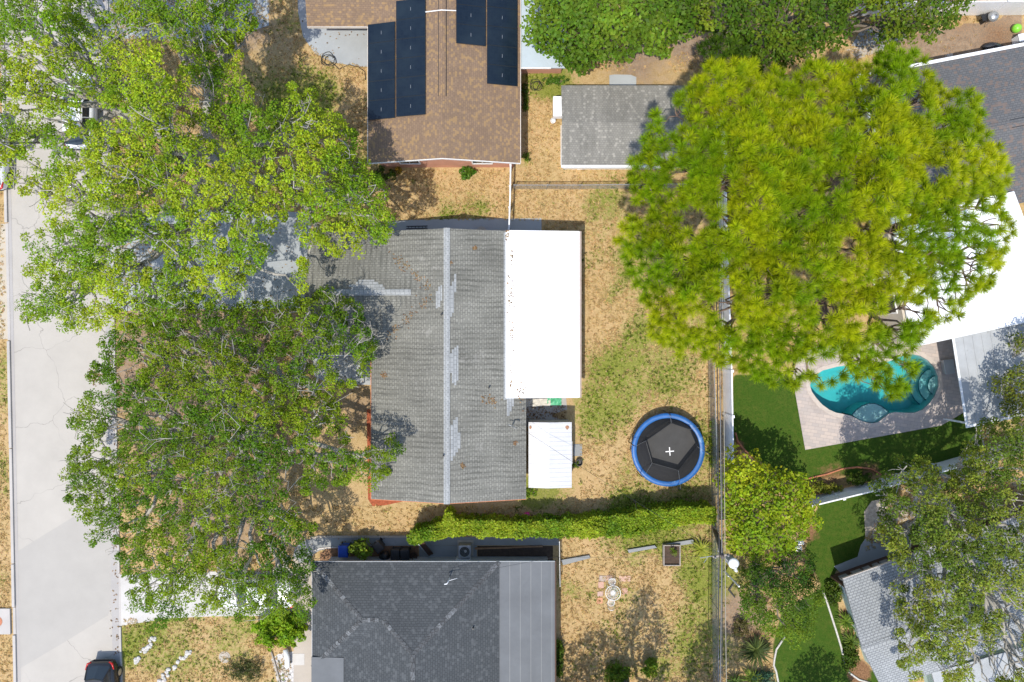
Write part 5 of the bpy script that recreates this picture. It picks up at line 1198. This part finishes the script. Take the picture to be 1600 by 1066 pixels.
# ------------------------------------------------------------------ cars
def car(label, x, y, rot, paint, L=4.6, Wd=1.82, Ht=1.5, hatch=True):
    root = thing('parked_car', label, 'car', (x, y, 0)); c, s = math.cos(rot), math.sin(rot)
    def T(p): return (x + p[0]*c - p[1]*s, y + p[0]*s + p[1]*c, p[2])
    hl, w = L/2, Wd/2
    secs = [(-hl,.72,.45,.80),(-hl+.06,.86,.36,.92),(-hl+.35,.96,.30,.97),(-hl+1.0,1,.26,.98),(0,1,.25,.97),(hl-1.35,1,.26,.95),(hl-.7,.97,.28,.90),(hl-.25,.90,.32,.80),(hl-.05,.78,.38,.68),(hl,.66,.44,.60)]
    m = M(); vs = []; fs = []
    for sx, sw, zb, zt in secs:
        ww = w*sw
        for yy, zz in ((-ww*.85,zb),(-ww,zb+.16),(-ww*1.0,zt-.22),(-ww*.93,zt-.04),(-ww*.70,zt+.02),(0,zt+.04),(ww*.70,zt+.02),(ww*.93,zt-.04),(ww*1.0,zt-.22),(ww,zb+.16),(ww*.85,zb)): vs.append(T((sx, yy, zz)))
    n = 11
    for i in range(len(secs)-1):
        for k in range(n-1): fs.append((i*n+k, (i+1)*n+k, (i+1)*n+k+1, i*n+k+1))
        fs.append((i*n+n-1, (i+1)*n+n-1, (i+1)*n, i*n))
    fs += [tuple(range(n)), tuple((len(secs)-1)*n + k for k in range(n-1, -1, -1))]
    m.add(vs, fs); m.build('body', paint, root, smooth=True)
    rb = -hl+.22 if hatch else -hl+.95; rt = -hl+.75 if hatch else -hl+1.55; fb, ft = hl-1.25, hl-2.05
    base = [(rb,-w*.80),(fb,-w*.84),(fb+.10,0),(fb,w*.84),(rb,w*.80),(rb-.10,0)]; topp = [(rt,-w*.62),(ft,-w*.66),(ft+.08,0),(ft,w*.66),(rt,w*.62),(rt-.08,0)]
    zb, zt = .96, Ht-.04; b3 = [T((a, b, zb)) for a, b in base]; t3 = [T((a, b, zt)) for a, b in topp]
    m = M(); m.add(b3 + t3, [(i, (i+1) % 6, 6+(i+1) % 6, 6+i) for i in range(6)]); cb = m.build('window', MAT['glass'], root)
    m = M(); k = [(a*1.0, b*1.03) for a, b in topp]; lo = [T((a, b, zt-.01)) for a, b in k]; hi = [T((a*.97+.0, b*.86, Ht+.02)) for a, b in k]; m.add(lo + hi, [(i, (i+1) % 6, 6+(i+1) % 6, 6+i) for i in range(6)] + [(6,7,8,9,10,11), (5,4,3,2,1,0)]); m.build('roof', paint, root)
    for i in (0, 1, 3, 4):
        m = M(); m.tube([b3[i], t3[i]], .045, 6); m.build('pillar', paint, root)
    mid = lambda a, b: tuple((p+q)/2 for p, q in zip(a, b))
    for i0, i1 in ((0,1),(4,3)): m = M(); m.tube([mid(b3[i0], b3[i1]), mid(t3[i0], t3[i1])], .035, 5); m.build('pillar', paint, root)
    for sx in (-hl+.85, hl-.9):
        for sy in (-1, 1):
            a = Vector(T((sx, sy*(w-.20), .32))); b = Vector(T((sx, sy*(w+.005), .32))); m = M(); m.tube([a, b], .325, 20); wl = m.build('wheel', MAT['rubber'], root, bevel=.02)
            m = M(); m.tube([b, b + (b-a).normalized()*.012], .2, 16); sub(m, 'rim', MAT['steel'], wl, root)
    red = bpy.data.materials.get('tail_lamp') or plain('tail_lamp', (.45, .015, .012), .25, .1, 3, bump=0)
    for sy in (-1, 1):
        m = M(); m.tube([T((-hl+.0, sy*w*.62, .80)), T((-hl+.08, sy*w*.84, .86)), T((-hl+.42, sy*w*.965, .90))], [.06,.07,.03], 6); m.build('tail_lamp', red, root, smooth=True)
        m = M(); m.tube([T((hl-.06, sy*w*.50, .62)), T((hl-.16, sy*w*.74, .66)), T((hl-.45, sy*w*.90, .72))], [.05,.06,.03], 6); m.build('headlight', MAT['vinyl'], root, smooth=True)
        m = M(); m.blob(T((hl-1.5, sy*(w+.10), 1.0)), (.11,.09,.07), 0, 8, 6); m.build('mirror', paint, root, smooth=True)
    m = M(); a = [T((p_, q_, .50)) for p_, q_ in ((-hl-.05,-w*.6),(-hl-.05,w*.6),(-hl+.05,w*.86),(-hl+.05,-w*.86))]; m.ext(a, (0,0,.12)); m.build('bumper', MAT['black'], root)
    return root
PW = plain('white_car_paint', (.72,.73,.74), .2, .03, 1, bump=0); PD = plain('dark_car_paint', (.022,.024,.028), .18, .1, 1, bump=0)
p = P(158, 1036, .8); car('dark hatchback parked on the street at the bottom edge', p.x, p.y-2.2, -math.pi/2+.02, PD, 4.5, 1.80, 1.52, True)
p = P(400, 928, .8); car('white car on the white driveway under the oak', p.x, p.y, math.pi, PW, 4.7, 1.82, 1.46, False)
p = P(123, 172, .8); car('white car on the street hidden under the huge oak', p.x, p.y, math.pi/2, PW, 4.7, 1.82, 1.48, True)
p = P(-16, 236, .8); car('white car at the far left edge across the street', p.x, p.y, math.pi/2, PW, 4.7, 1.85, 1.6, True)
#TREES#
OAK_A = [(-60,-60),(400,-60),(392,10),(400,40),(372,70),(385,100),(430,108),(455,125),(492,158),(520,185),(556,212),(566,255),(600,290),(612,325),(618,365),(603,398),(572,380),(545,398),(520,402),(488,388),(470,420),(478,450),(440,470),(380,480),
         (330,478),(290,486),(235,500),(160,525),(125,512),(105,522),(60,505),(40,480),(50,430),(38,400),(52,370),(30,335),(38,310),(20,285),(-10,262),(-60,262)]
tree('oak_tree', 'huge spreading oak with pale bare twigs over the street and the grey driveway', 'tree', OAK_A, (285,225), 6.0, 11.0, 190, 14.5, .37, 105, .125,
     [(.14,.25,.010),(.32,.40,.018)], 101, gaps=[(425,70,35,60,.5),(405,140,30,25,.3),(318,150,26,16,.35),(30,175,26,22,.35),(45,330,18,25,.3),(95,440,14,12,.25),(345,350,30,16,.2),(375,390,24,16,.15),(240,400,14,22,.25),(430,400,34,60,.42),(415,460,40,20,.35),(95,60,20,22,.3),(150,10,22,16,.3),(130,150,12,40,.22),(160,225,26,14,.25),(275,95,22,22,.22),(90,330,30,14,.2),(215,410,12,30,.2),(140,440,18,14,.2),(300,205,26,12,.4),(260,190,26,12,.25)],
     thresh=.345, layers=.95, flat=.8, noise_px=42, lump=1.8, bare=150, k=(9, 6, 5), r0=.55, fork_h=2.4, jit=.3)
OAK_C = [(170,528),(230,490),(300,482),(370,480),(440,470),(500,457),(560,475),(585,520),(578,560),(560,600),(530,625),(545,660),(580,690),(590,685),(625,688),(628,705),(605,735),(590,752),(560,750),(500,775),(478,800),(492,830),(468,858),(488,885),(470,910),(490,935),(484,968),(455,960),(420,965),(380,955),(330,962),(290,952),(268,965),(243,992),(238,960),(212,945),(195,920),(190,890),(172,862),(180,838),(140,842),(128,805),(97,790),(110,760),(98,738),(120,700),(112,665),(130,620),(150,560)]
tree('oak_tree', 'dense green oak in the front lawn between the grey and the white driveway', 'tree', OAK_C, (345,700), 4.5, 8.5, 170, 13.5, .36, 105, .12,
     [(.075,.16,.006),(.185,.26,.010)], 202, gaps=[(535,575,34,24,.55),(470,600,30,40,.2),(530,680,40,45,.35),(510,800,40,30,.4),(175,670,14,30,.25),(155,780,30,18,.25),(300,640,14,12,.2),(350,690,30,8,.3),(385,830,12,30,.3),(330,840,16,14,.25),(455,770,20,30,.2),(560,640,16,40,.5),(400,820,10,20,.3)],
     thresh=.295, layers=.98, drop=3.0, flat=.8, noise_px=40, lump=1.5, bare=100, k=(8, 6, 5), r0=.42, fork_h=2.2, jit=.3)
TREE_D = [(832,-60),(826,15),(824,55),(835,70),(862,88),(884,98),(905,105),(930,97),(955,95),(985,86),(1005,78),(1040,80),(1056,68),(1076,50),(1088,20),(1090,-60)]
tree('broadleaf_tree', 'glossy broadleaf tree above the worn outbuilding', 'tree', TREE_D, (955,10), 4.2, 7.5, 70, 10.5, .46, 40, .24, [(.08,.155,.012),(.16,.25,.02)], 303, bark=DBARK, thresh=.18, layers=.6, lump=.7, k=(6,4,4), r0=.22, fork_h=1.6, aspect=.6, lump_px=60)
TREE_E = [(1092,-60),(1086,20),(1098,50),(1120,62),(1150,70),(1172,95),(1200,102),(1240,98),(1262,90),(1300,72),(1326,60),(1338,40),(1370,50),(1400,66),(1440,62),(1475,42),(1500,22),(1515,5),(1520,-60)]
tree('broadleaf_tree', 'dark broadleaf tree at the top edge right of the glossy tree', 'tree', TREE_E, (1215,10), 4.4, 8.0, 75, 10.5, .46, 38, .21, [(.06,.12,.008),(.16,.215,.015)], 313, bark=DBARK, gaps=[(1345,40,20,20,.3),(1420,30,50,40,.16),(1120,60,20,16,.3)], thresh=.27, layers=.5, lump=.9, bare=14, k=(7,4,4), r0=.24, fork_h=1.7, aspect=.6, lump_px=60)
PINE = [(1108,92),(1085,128),(1052,155),(1022,178),(1002,198),(1000,235),(985,268),(988,300),(992,328),(968,358),(966,378),(980,412),(992,450),(1008,475),(1012,505),(1030,532),(1058,548),(1080,542),(1110,566),(1150,572),(1190,590),(1222,604),(1240,612),(1262,600),(1296,606),(1312,586),(1340,592),(1366,600),(1380,620),(1400,622),(1424,604),(1434,572),(1424,548),(1448,518),(1480,500),(1508,490),(1512,462),(1545,452),(1552,425),(1566,405),(1570,385),(1584,368),(1584,345),(1562,318),(1580,290),(1566,232),(1540,205),(1536,180),(1520,150),(1480,142),(1455,128),(1448,98),(1420,78),(1392,70),(1368,92),(1325,100),(1300,90),(1262,98),(1230,110),(1180,112),(1160,96)]
PGAP = [(1400,357,14,9,.5),(1352,352,14,9,.5),(1300,288,15,24,.6),(1385,362,10,9,.4),(1430,165,20,24,.6),(1468,205,20,18,.5),(1462,270,32,14,.5),(1480,370,20,9,.25),(1440,430,12,22,.3),(1455,470,20,12,.5),(1430,490,18,24,.5),(1520,400,28,22,.45),(1520,330,26,16,.4),(1545,350,12,14,.25),(1030,165,18,12,.4),(1203,460,16,24,.6),(1322,385,20,18,.55),(1050,160,16,16,.3),(1265,430,22,12,.3),(1400,470,20,22,.45),(1350,200,14,16,.45),(1250,85,44,10,.3),(1050,290,14,14,.45),(1088,345,18,16,.5),(1255,568,16,8,.3),(1420,545,12,8,.2),(1310,558,12,8,.2),
  (1131,205,13,10,.6),(1132,300,12,26,.6),(1134,345,12,14,.5),(1137,410,12,14,.5),(1138,465,13,26,.7),(1160,425,9,14,.5),(1160,520,12,12,.4),(1030,375,18,12,.35),(1010,330,14,12,.35),(1060,430,14,14,.4),(1110,250,12,12,.35),(1180,265,14,10,.35),(1220,220,14,12,.35),(1260,330,12,14,.35),(1340,290,14,14,.4),(1190,390,14,12,.35),(1290,480,14,12,.35),(1080,500,16,12,.35),(1350,500,16,12,.35),(1380,140,20,10,.3),(1345,180,8,20,.5),(1375,125,24,8,.4),(1300,560,12,8,.2),(1345,560,10,8,.2),(1275,592,10,6,.2)]
tree('pine_tree', 'very large pine with long bright needles between the two back yards', 'tree', PINE, (1290,350), 8.5, 14.0, 200, 10.8, 0, 150, .43, [(.185,.31,.006),(.39,.44,.008)], 404, bark=PBARK, gaps=PGAP, thresh=.30, noise_px=38, layers=.6, inset=2, lump=1.5, k=(9,6,5), r0=.42, fork_h=5.5, needle=True, twig=.022, px=80, drop=1.8, nwid=.019, lump_px=50)
tree('pine_tree', 'small darker pine at the upper left corner of the very large pine', 'tree', [(1095,92),(1098,70),(1112,58),(1140,52),(1170,62),(1188,84),(1194,105),(1165,125),(1130,112),(1105,112)], (1140,88), 5.0, 7.2, 40, 10, 0, 70, .40, [(.06,.12,.012),(.10,.17,.012)], 414, bark=PBARK, thresh=.15, layers=.6, lump=.5, k=(4,3,3), r0=.16, fork_h=2.5, needle=True)
TREE_G = [(1132,728),(1145,712),(1170,708),(1190,722),(1205,735),(1240,742),(1262,756),(1272,778),(1270,806),(1276,826),(1250,846),(1232,862),(1205,874),(1180,866),(1160,868),(1142,850),(1134,820),(1128,780)]
tree('broadleaf_tree', 'yellow green tree beside the end of the white fence', 'tree', TREE_G, (1200,792), 3.4, 6.2, 70, 9.5, .42, 42, .19, [(.17,.26,.010),(.37,.41,.015)], 505, bark=DBARK, thresh=.22, layers=.6, lump=.6, k=(6,4,4), r0=.2, fork_h=1.3, aspect=.6, lump_px=50)
TREE_H = [(1166,882),(1190,872),(1215,878),(1240,862),(1262,866),(1266,890),(1262,912),(1280,928),(1284,950),(1270,968),(1266,985),(1248,1002),(1228,990),(1205,996),(1180,985),(1165,966),(1156,940),(1168,910)]
tree('evergreen_tree', 'dark clumpy evergreen below the yellow green tree', 'tree', TREE_H, (1215,930), 2.6, 5.6, 60, 12, .36, 95, .12, [(.03,.085,.008),(.135,.21,.014)], 606, bark=DBARK, thresh=.20, layers=.98, lump=1.0, k=(6,4,4), r0=.16, fork_h=1.0, lump_px=36, px=36, gaps=[(1225,890,20,14,.25),(1240,935,18,12,.2),(1190,930,16,14,.15)])
OAK_I = [(1372,762),(1385,738),(1408,722),(1440,716),(1462,728),(1490,742),(1508,722),(1512,690),(1530,668),(1560,658),(1600,655),(1660,650),(1680,1100),(1580,1110),(1520,1085),(1470,1068),(1425,1058),(1408,1046),(1420,1020),(1398,1005),(1396,985),(1412,970),(1402,950),(1388,930),(1392,908),(1384,890),(1398,872),(1384,858),(1370,838),(1384,815),(1376,790)]
OI_G = [(1418,932,20,16,.3),(1450,960,12,10,.25),(1440,1012,14,10,.25),(1570,880,20,20,.2),(1540,950,30,20,.18),(1590,980,24,40,.2),(1480,880,20,10,.1),(1400,905,14,16,.2),(1520,1010,30,24,.22),(1470,1040,40,16,.3),(1560,1040,30,24,.2),(1580,810,26,20,.2),(1530,735,12,14,.2)]
tree('oak_tree', 'olive oak spreading over the pale shingled house', 'tree', OAK_I, (1545,790), 5.0, 9.5, 130, 13.5, .36, 95, .13, [(.088,.14,.014),(.235,.275,.032)], 707, gaps=OI_G, thresh=.37, layers=.9, flat=.8, noise_px=42, lump=1.3, bare=34, k=(8,6,5), r0=.27, fork_h=2.5, jit=.3)
tree('oak_tree', 'dark oak at the right edge beside the aluminium patio cover', 'tree', [(1600,515),(1575,545),(1558,575),(1553,600),(1566,618),(1570,640),(1590,655),(1650,650),(1690,560),(1680,505)], (1630,585), 3.6, 5.6, 60, 9.0, .42, 50, .14, [(.05,.085,.010),(.13,.155,.018)], 717, thresh=.28, layers=.5, lump=.7, k=(5,4,4), r0=.2, fork_h=1.8)

for lab, bx, by, he_, ht_, rr, sd in (('tall narrow tree below the bottom edge of the back lawn', 7.0, -20.9, 4.5, 10.0, 1.9, 801), ('round tree below the bottom edge near the flat grey roof', 3.9, -23.6, 4.0, 8.0, 3.0, 802), ('round tree below the bottom edge of the lower lawn', 18.4, -23.6, 3.0, 6.5, 2.3, 804), ('round tree below the bottom edge beside the cables', 11.6, -23.4, 5.0, 9.5, 2.9, 803)):
    hm_ = (he_+ht_)/2; s_ = K*H/(H-hm_); pol = [(800 + (bx + rr*math.cos(a*.5236)*(.85+.3*math.sin(a*2.3+sd)))*s_, 533 - (by + rr*.85*math.sin(a*.5236))*s_) for a in range(12)]
    tree('shade_tree', lab, 'tree', pol, (800 + bx*s_, 533 - by*s_), he_, ht_, rr*s_, 12, .45, 40, .18, [(.06,.12,.01),(.15,.2,.02)], sd, bark=DBARK, thresh=.25, layers=.9, drop=3.5 if sd == 801 else 2.2, k=(5,4,3), r0=.2, fork_h=2.0)

# ------------------------------------------------------------------ hedge, shrubs, plants
HEDGE = [(638,852),(637,836),(645,824),(672,819),(690,814),(693,800),(700,786),(706,800),(712,813),(760,812),(820,812),(880,810),(930,808),(980,800),(1020,794),(1060,790),(1100,789),(1120,793),(1122,812),(1115,822),(1070,822),(1030,832),(980,839),(920,842),(860,842),(800,842),(740,842),(690,843),(665,850),(655,856)]
hd = thing('hedge', 'long bright green vine covered hedge between the trampoline yard and the charcoal house', 'hedge', P(870, 825))
cs = []
for h in (1.95, 1.75, 1.4, 1.0, .6, .25):
    xy = [Vector((P(u, v, 1.9).x, P(u, v, 1.9).y)) for u, v in HEDGE]
    px_ = [p.x for p in xy]; py_ = [p.y for p in xy]; n = 2600 if h > 1.5 else 1300
    x = R.uniform(min(px_), max(px_), n*3); y = R.uniform(min(py_), max(py_), n*3); pol = [(p.x, p.y) for p in xy]
    k = inpoly(x, y, pol) & (edgedist(x, y, pol) > .16*fbm(x, y, .6, 6, 2)*2)
    if h < 1.6: k &= edgedist(x, y, pol) < .5
    x, y = x[k], y[k]; cs.append(np.stack([x, y, h + (fbm(x, y, .9, 5, 2)-.5)*.8], 1))
cs = np.concatenate(cs); V, F, T = leaf_cloud(cs, .16, 9, .13, tints(len(cs), [(.10,.19,.010),(.27,.34,.020)], 8, .2, cs[:, 0]*25, cs[:, 1]*25, 40), .7, .8, .7, .3, 12); npmesh('leaves', V, F, LEAF, T, hd)
m = M()
for i in range(40):
    a = cs[R.integers(len(cs))]; m.tube(wig((a[0], a[1], -.05), (a[0]+R.normal()*.2, a[1]+R.normal()*.2, 1.7), 5, .08, R), [.03,.028,.022,.016,.01], 5, cap=False)
m.build('stem', DBARK, hd, smooth=True)
def shrub(name, label, cat, u, v, rx, ry, h, cols, n=26, leaf=.12, rad=.2, seed=1, nl=36, group=None, dens=1):
    p = P(u, v, h*.7); r = np.random.default_rng(seed+7); root = thing(name, label, cat, (p.x, p.y, 0), group)
    d = r.normal(size=(n, 3)); d /= np.linalg.norm(d, axis=1, keepdims=True); q = r.random((n, 1))**.4
    c = np.array([p.x, p.y, h*.52]) + d*q*np.array([rx/K, ry/K, h*.45]); c[:, 2] = np.maximum(c[:, 2], .1)
    V, F, T = leaf_cloud(c, rad*(.7+.6*r.random(n)), nl, leaf, tints(n, cols, seed), .7, .7, .5, .3, seed); npmesh('foliage', V, F, LEAF, T, root)
    m = M()
    for i in range(min(n, 12)): m.tube(wig((p.x + r.normal()*.05, p.y + r.normal()*.05, -.05), c[i], 4, .1, r), [.03,.025,.018,.01], 4, cap=False)
    m.build('stem', DBARK, root)
def rosette(name, label, cat, u, v, n, L, cols, seed=1, w=.05, h=.25, up=.6):
    r = np.random.default_rng(seed); p = P(u, v, 0); m = M()
    for i in range(n):
        t = r.uniform(0, 2*math.pi); e = r.uniform(.15, 1.2)**up; l = L*r.uniform(.7, 1.1); d = Vector((math.cos(t), math.sin(t), 0)); s = Vector((-d.y, d.x, 0))*w; pts = []
        for k in range(5):
            q = k/4; pts.append(Vector((p.x, p.y, h)) + d*(l*q*math.cos(e*(1-.5*q))) + Vector((0, 0, l*(q*math.sin(e) - .55*q*q))))
        c = np.array(cols[0])*(1-(f := r.random())) + np.array(cols[1])*f; wid = [.5, 1, .9, .6, .05]
        for k in range(4): m.quad([pts[k]-s*wid[k], pts[k]+s*wid[k], pts[k+1]+s*wid[k+1], pts[k+1]-s*wid[k+1]], tuple(c))
    root = thing(name, label, cat, (p.x, p.y, 0)); m.build('leaves', LEAF, root); m = M(); m.tube([(p.x,p.y,-.05),(p.x,p.y,h)], [.09,.07], 8); m.build('stem', DBARK, root)
G1 = [(.06,.12,.01),(.16,.22,.02)]; G2 = [(.04,.08,.008),(.10,.15,.015)]
shrub('shrub', 'bright green shrub between the blue and black wheelie bins', 'shrub', 562, 862, 19, 12, 2.0, [(.08,.16,.01),(.20,.28,.03)], 30, .2, .24, 21, 22)
shrub('shrub', 'rounded bright light green shrub at the end of the white driveway', 'shrub', 432, 988, 42, 30, 1.6, [(.13,.26,.008),(.24,.35,.015)], 130, .2, .22, 22, 40)
shrub('fern', 'small fern against the coral wall of the brown house', 'plant', 730, 269, 15, 10, .6, [(.05,.13,.01),(.12,.2,.02)], 22, .16, .16, 23, 20)
shrub('flowering_plant', 'small orange flowering plant at the corner of the brown house', 'plant', 624, 266, 7, 5, .5, [(.40,.20,.01),(.20,.17,.02)], 10, .1, .12, 24, 22)
shrub('shrub', 'dark shrub under the corner of the brown house', 'shrub', 598, 272, 20, 10, .9, G2, 26, .13, .2, 25, 34)
shrub('shrub', 'low weeds left of the worn outbuilding corner', 'shrub', 820, 150, 6, 26, .5, G2, 22, .13, .16, 26, 22)
shrub('shrub', 'small green plant by the corner of the white fence', 'shrub', 823, 246, 8, 9, .4, G1, 9, .11, .13, 27, 22)
shrub('shrub', 'low weeds between the lean-to roof and the worn outbuilding', 'shrub', 868, 125, 20, 7, .35, [(.05,.12,.01),(.1,.19,.02)], 30, .1, .13, 28, 26)
shrub('shrub', 'low bright weeds at the corner of the grey house below the shed', 'shrub', 828, 772, 14, 7, .3, [(.10,.2,.01),(.18,.28,.02)], 20, .1, .12, 29, 26)
shrub('shrub', 'small weeds by the pot outside the white shed', 'shrub', 899, 726, 6, 5, .3, G1, 10, .1, .12, 30, 22)
shrub('shrub', 'dark bush at the bottom edge of the back lawn', 'shrub', 965, 1058, 22, 16, 1.2, [(.07,.14,.01),(.18,.26,.02)], 60, .13, .2, 31, 34)
shrub('shrub', 'lighter bush with a bare stick at the bottom of the back lawn', 'shrub', 1018, 1047, 14, 14, 1.3, [(.09,.17,.01),(.22,.30,.02)], 40, .14, .18, 32, 34)
shrub('shrub', 'dark sprawling bush at the bottom of the front lawn', 'shrub', 378, 1052, 30, 20, 1.0, [(.035,.05,.015),(.12,.13,.04)], 60, .1, .2, 33, 30)
shrub('shrub', 'spiky dark planting along the wall of the flat grey roof', 'shrub', 874, 1030, 5, 34, .9, G2, 60, .16, .2, 34, 24)
shrub('shrub', 'row of yellowish shrubs in the bed below the pool lawn', 'shrub', 1285, 763, 36, 7, .9, [(.12,.15,.015),(.30,.30,.04)], 60, .13, .2, 35, 28)
shrub('shrub', 'dark green shrubs at the right end of the bed below the pool lawn', 'shrub', 1345, 748, 22, 8, .9, G2, 40, .13, .2, 36, 30)
shrub('shrub', 'leafy bed beside the pale green wall nearest the ledge', 'shrub', 1305, 928, 11, 22, .7, G2, 50, .14, .2, 37, 26)
shrub('shrub', 'leafy bed beside the pale shingled house, lowest on its wall', 'shrub', 1330, 1028, 10, 26, .7, G2, 50, .14, .2, 38, 26)
shrub('shrub', 'blue green bush in the bottom corner beside the lower lawn', 'shrub', 1196, 1060, 20, 10, .7, [(.04,.10,.06),(.08,.16,.10)], 40, .12, .18, 39, 26)
shrub('shrub', 'brownish grass bush under the cables near the bottom', 'shrub', 1160, 985, 16, 18, .7, [(.13,.10,.04),(.10,.12,.03)], 40, .1, .2, 40, 30)
shrub('shrub', 'small shrub under the pine corner by the chain link fence', 'shrub', 992, 283, 14, 12, 1.0, G2, 30, .14, .2, 41, 28)
shrub('shrub', 'weeds along the long chain link fence beside the trampoline', 'shrub', 1116, 690, 5, 46, .5, [(.09,.15,.01),(.18,.24,.02)], 60, .11, .16, 42, 22)
shrub('shrub', 'yellowish shrub at the left foot of the yellow green tree', 'shrub', 1262, 905, 16, 12, .6, [(.10,.12,.02),(.2,.2,.03)], 30, .1, .18, 43, 24)
rosette('yucca_plant', 'spiky yucca by the cables above the planter box', 'plant', 1094, 856, 60, .85, [(.16,.22,.02),(.40,.40,.06)], 3, .04)
rosette('palm_plant', 'bright spiky palm at the bottom edge beside the cables', 'plant', 1172, 1056, 60, .95, [(.10,.16,.02),(.22,.28,.04)], 4, .04)
rosette('palm_plant', 'dark spiky clump below the dark evergreen', 'plant', 1178, 1012, 110, 1.25, [(.03,.055,.012),(.13,.16,.04)], 5, .04)
rosette('palm_plant', 'bright spiky plant beside the middle of the pale shingled house wall', 'plant', 1318, 968, 46, .8, [(.06,.12,.015),(.16,.24,.03)], 6, .045)
rosette('palm_plant', 'spiky plant lower along the pale shingled house wall', 'plant', 1326, 998, 46, .8, [(.05,.10,.015),(.14,.2,.03)], 7, .045)
rosette('palm_plant', 'dark green spiky palm at the bottom edge left of the blue green bush', 'plant', 1146, 1062, 40, .7, [(.05,.10,.015),(.12,.18,.03)], 8, .04)

# ------------------------------------------------------------------ grass blades and fallen leaves
N = 190000
x = R.uniform(-32.5, 32.5, N); y = R.uniform(-21.8, 21.8, N); u, v = pix(x, y)
g, d, l, mu = cover(x, y)
bad = (u > street_l(v)-8) & (u < street_r(v)+6)
for rect in ((480,344,850,790),(455,838,875,1100),(572,-50,890,110),(572,-50,820,266),(875,112,1085,262),(815,610,905,770),(240,326,486,484),(187,895,462,966),(488,556,590,602)):
    bad |= (u > rect[0]) & (u < rect[2]) & (v > rect[1]) & (v < rect[3])
for pol in (DECK, [(1336,118),(1600,70),(1640,700),(1500,660),(1480,520),(1380,540)], [(1303,880),(1420,835),(1640,760),(1660,1100),(1365,1100)], [(464,-60),(466,20),(474,58),(520,98),(600,106),(600,-60)]): bad |= inpoly(u, v, pol)
dn = np.clip(.05 + 1.3*fbm(x, y, 1.4, 33, 3) - d*.9 - mu, 0, 1)
keep = ~bad & (R.random(N) < dn) & (l < .3); x, y, g, l = x[keep], y[keep], g[keep], l[keep]; n = len(x)
gm = np.clip((g + .55*fbm(x, y, .75, 44, 3) - .645)*6, 0, 1)
isg = R.random(n) < gm*.85
c = np.where(isg[:, None], np.array([.08,.14,.012])*(1-R.random((n,1))) + np.array([.22,.27,.03])*R.random((n,1)), np.array([.42,.295,.135]) + R.random((n,1))*np.array([.16,.14,.08]))
cen = np.stack([x, y, np.full(n, .04)], 1)
V, F, T = leaf_cloud(cen, .10, 4, .15, c, .22, .8, .22, .35, 77, hollow=.1)
V[:, 2] = np.maximum(V[:, 2], .002)
gr = npmesh('grass', V, F, LEAF, T); tag(gr, kind='stuff')
# brown fallen leaves on the ground under the oaks and in the roof valleys
pts = []
for (a, b, n_, w_) in (((610,395),(672,452),70,9),((672,462),(604,530),70,9),((741,387),(743,388),30,3),((722,726),(723,729),30,3),((702,411),(703,414),25,4),((804,690),(805,696),20,3),((755,622),(775,630),40,8),((598,584),(600,588),30,5)):
    for k in range(n_):
        t = R.random(); q = on_roof([(lerp(a[0], b[0], t) + R.normal()*w_*.5, lerp(a[1], b[1], t) + R.normal()*w_*.5)], zmain)[0]; pts.append((q.x, q.y, q.z + .015))
for (u_, v_, n_, w_) in ((792,362,20,3),(799,400,8,3),(797,460,30,6),(800,520,14,5),(798,590,14,4),(815,620,16,6)):
    for k in range(n_): q = P(u_ + R.normal()*w_*.5, v_ + R.normal()*w_*2.2, 2.95); pts.append((max(q.x, px0+.03), min(q.y, py1-.05), 2.98-.36*(max(q.x, px0+.03)-px0)/(px1-px0) + .015))
for k in range(1500):
    u_, v_ = R.uniform(190, 600), R.uniform(-10, 900)
    q = P(u_, v_)
    if inpoly(np.array([u_]), np.array([v_]), [(480,344),(850,344),(850,790),(575,790),(575,555),(480,555)])[0] or u_ > 570 and v_ < 270: continue
    pts.append((q.x, q.y, .04))
for k in range(220):
    q = P(R.uniform(806, 884), R.uniform(632, 656)); pts.append((q.x, q.y, .045))
for k in range(160):
    q = P(150 + R.normal()*6, 588 + R.normal()*6); pts.append((q.x, q.y, .02))
for k in range(260):
    q = P(street_r(w_ := R.uniform(-10, 1066)) - abs(R.normal())*6 - 1, w_); pts.append((q.x, q.y, .03))
pts = np.array(pts); V, F, T = leaf_cloud(pts, .03, 2, .11, tints(len(pts), [(.16,.09,.045),(.34,.23,.12)], 5, .2), .05, 3.0, .5, .3, 88, hollow=0)
fl = npmesh('fallen_leaves', V, F, LEAF, T); tag(fl, kind='stuff')
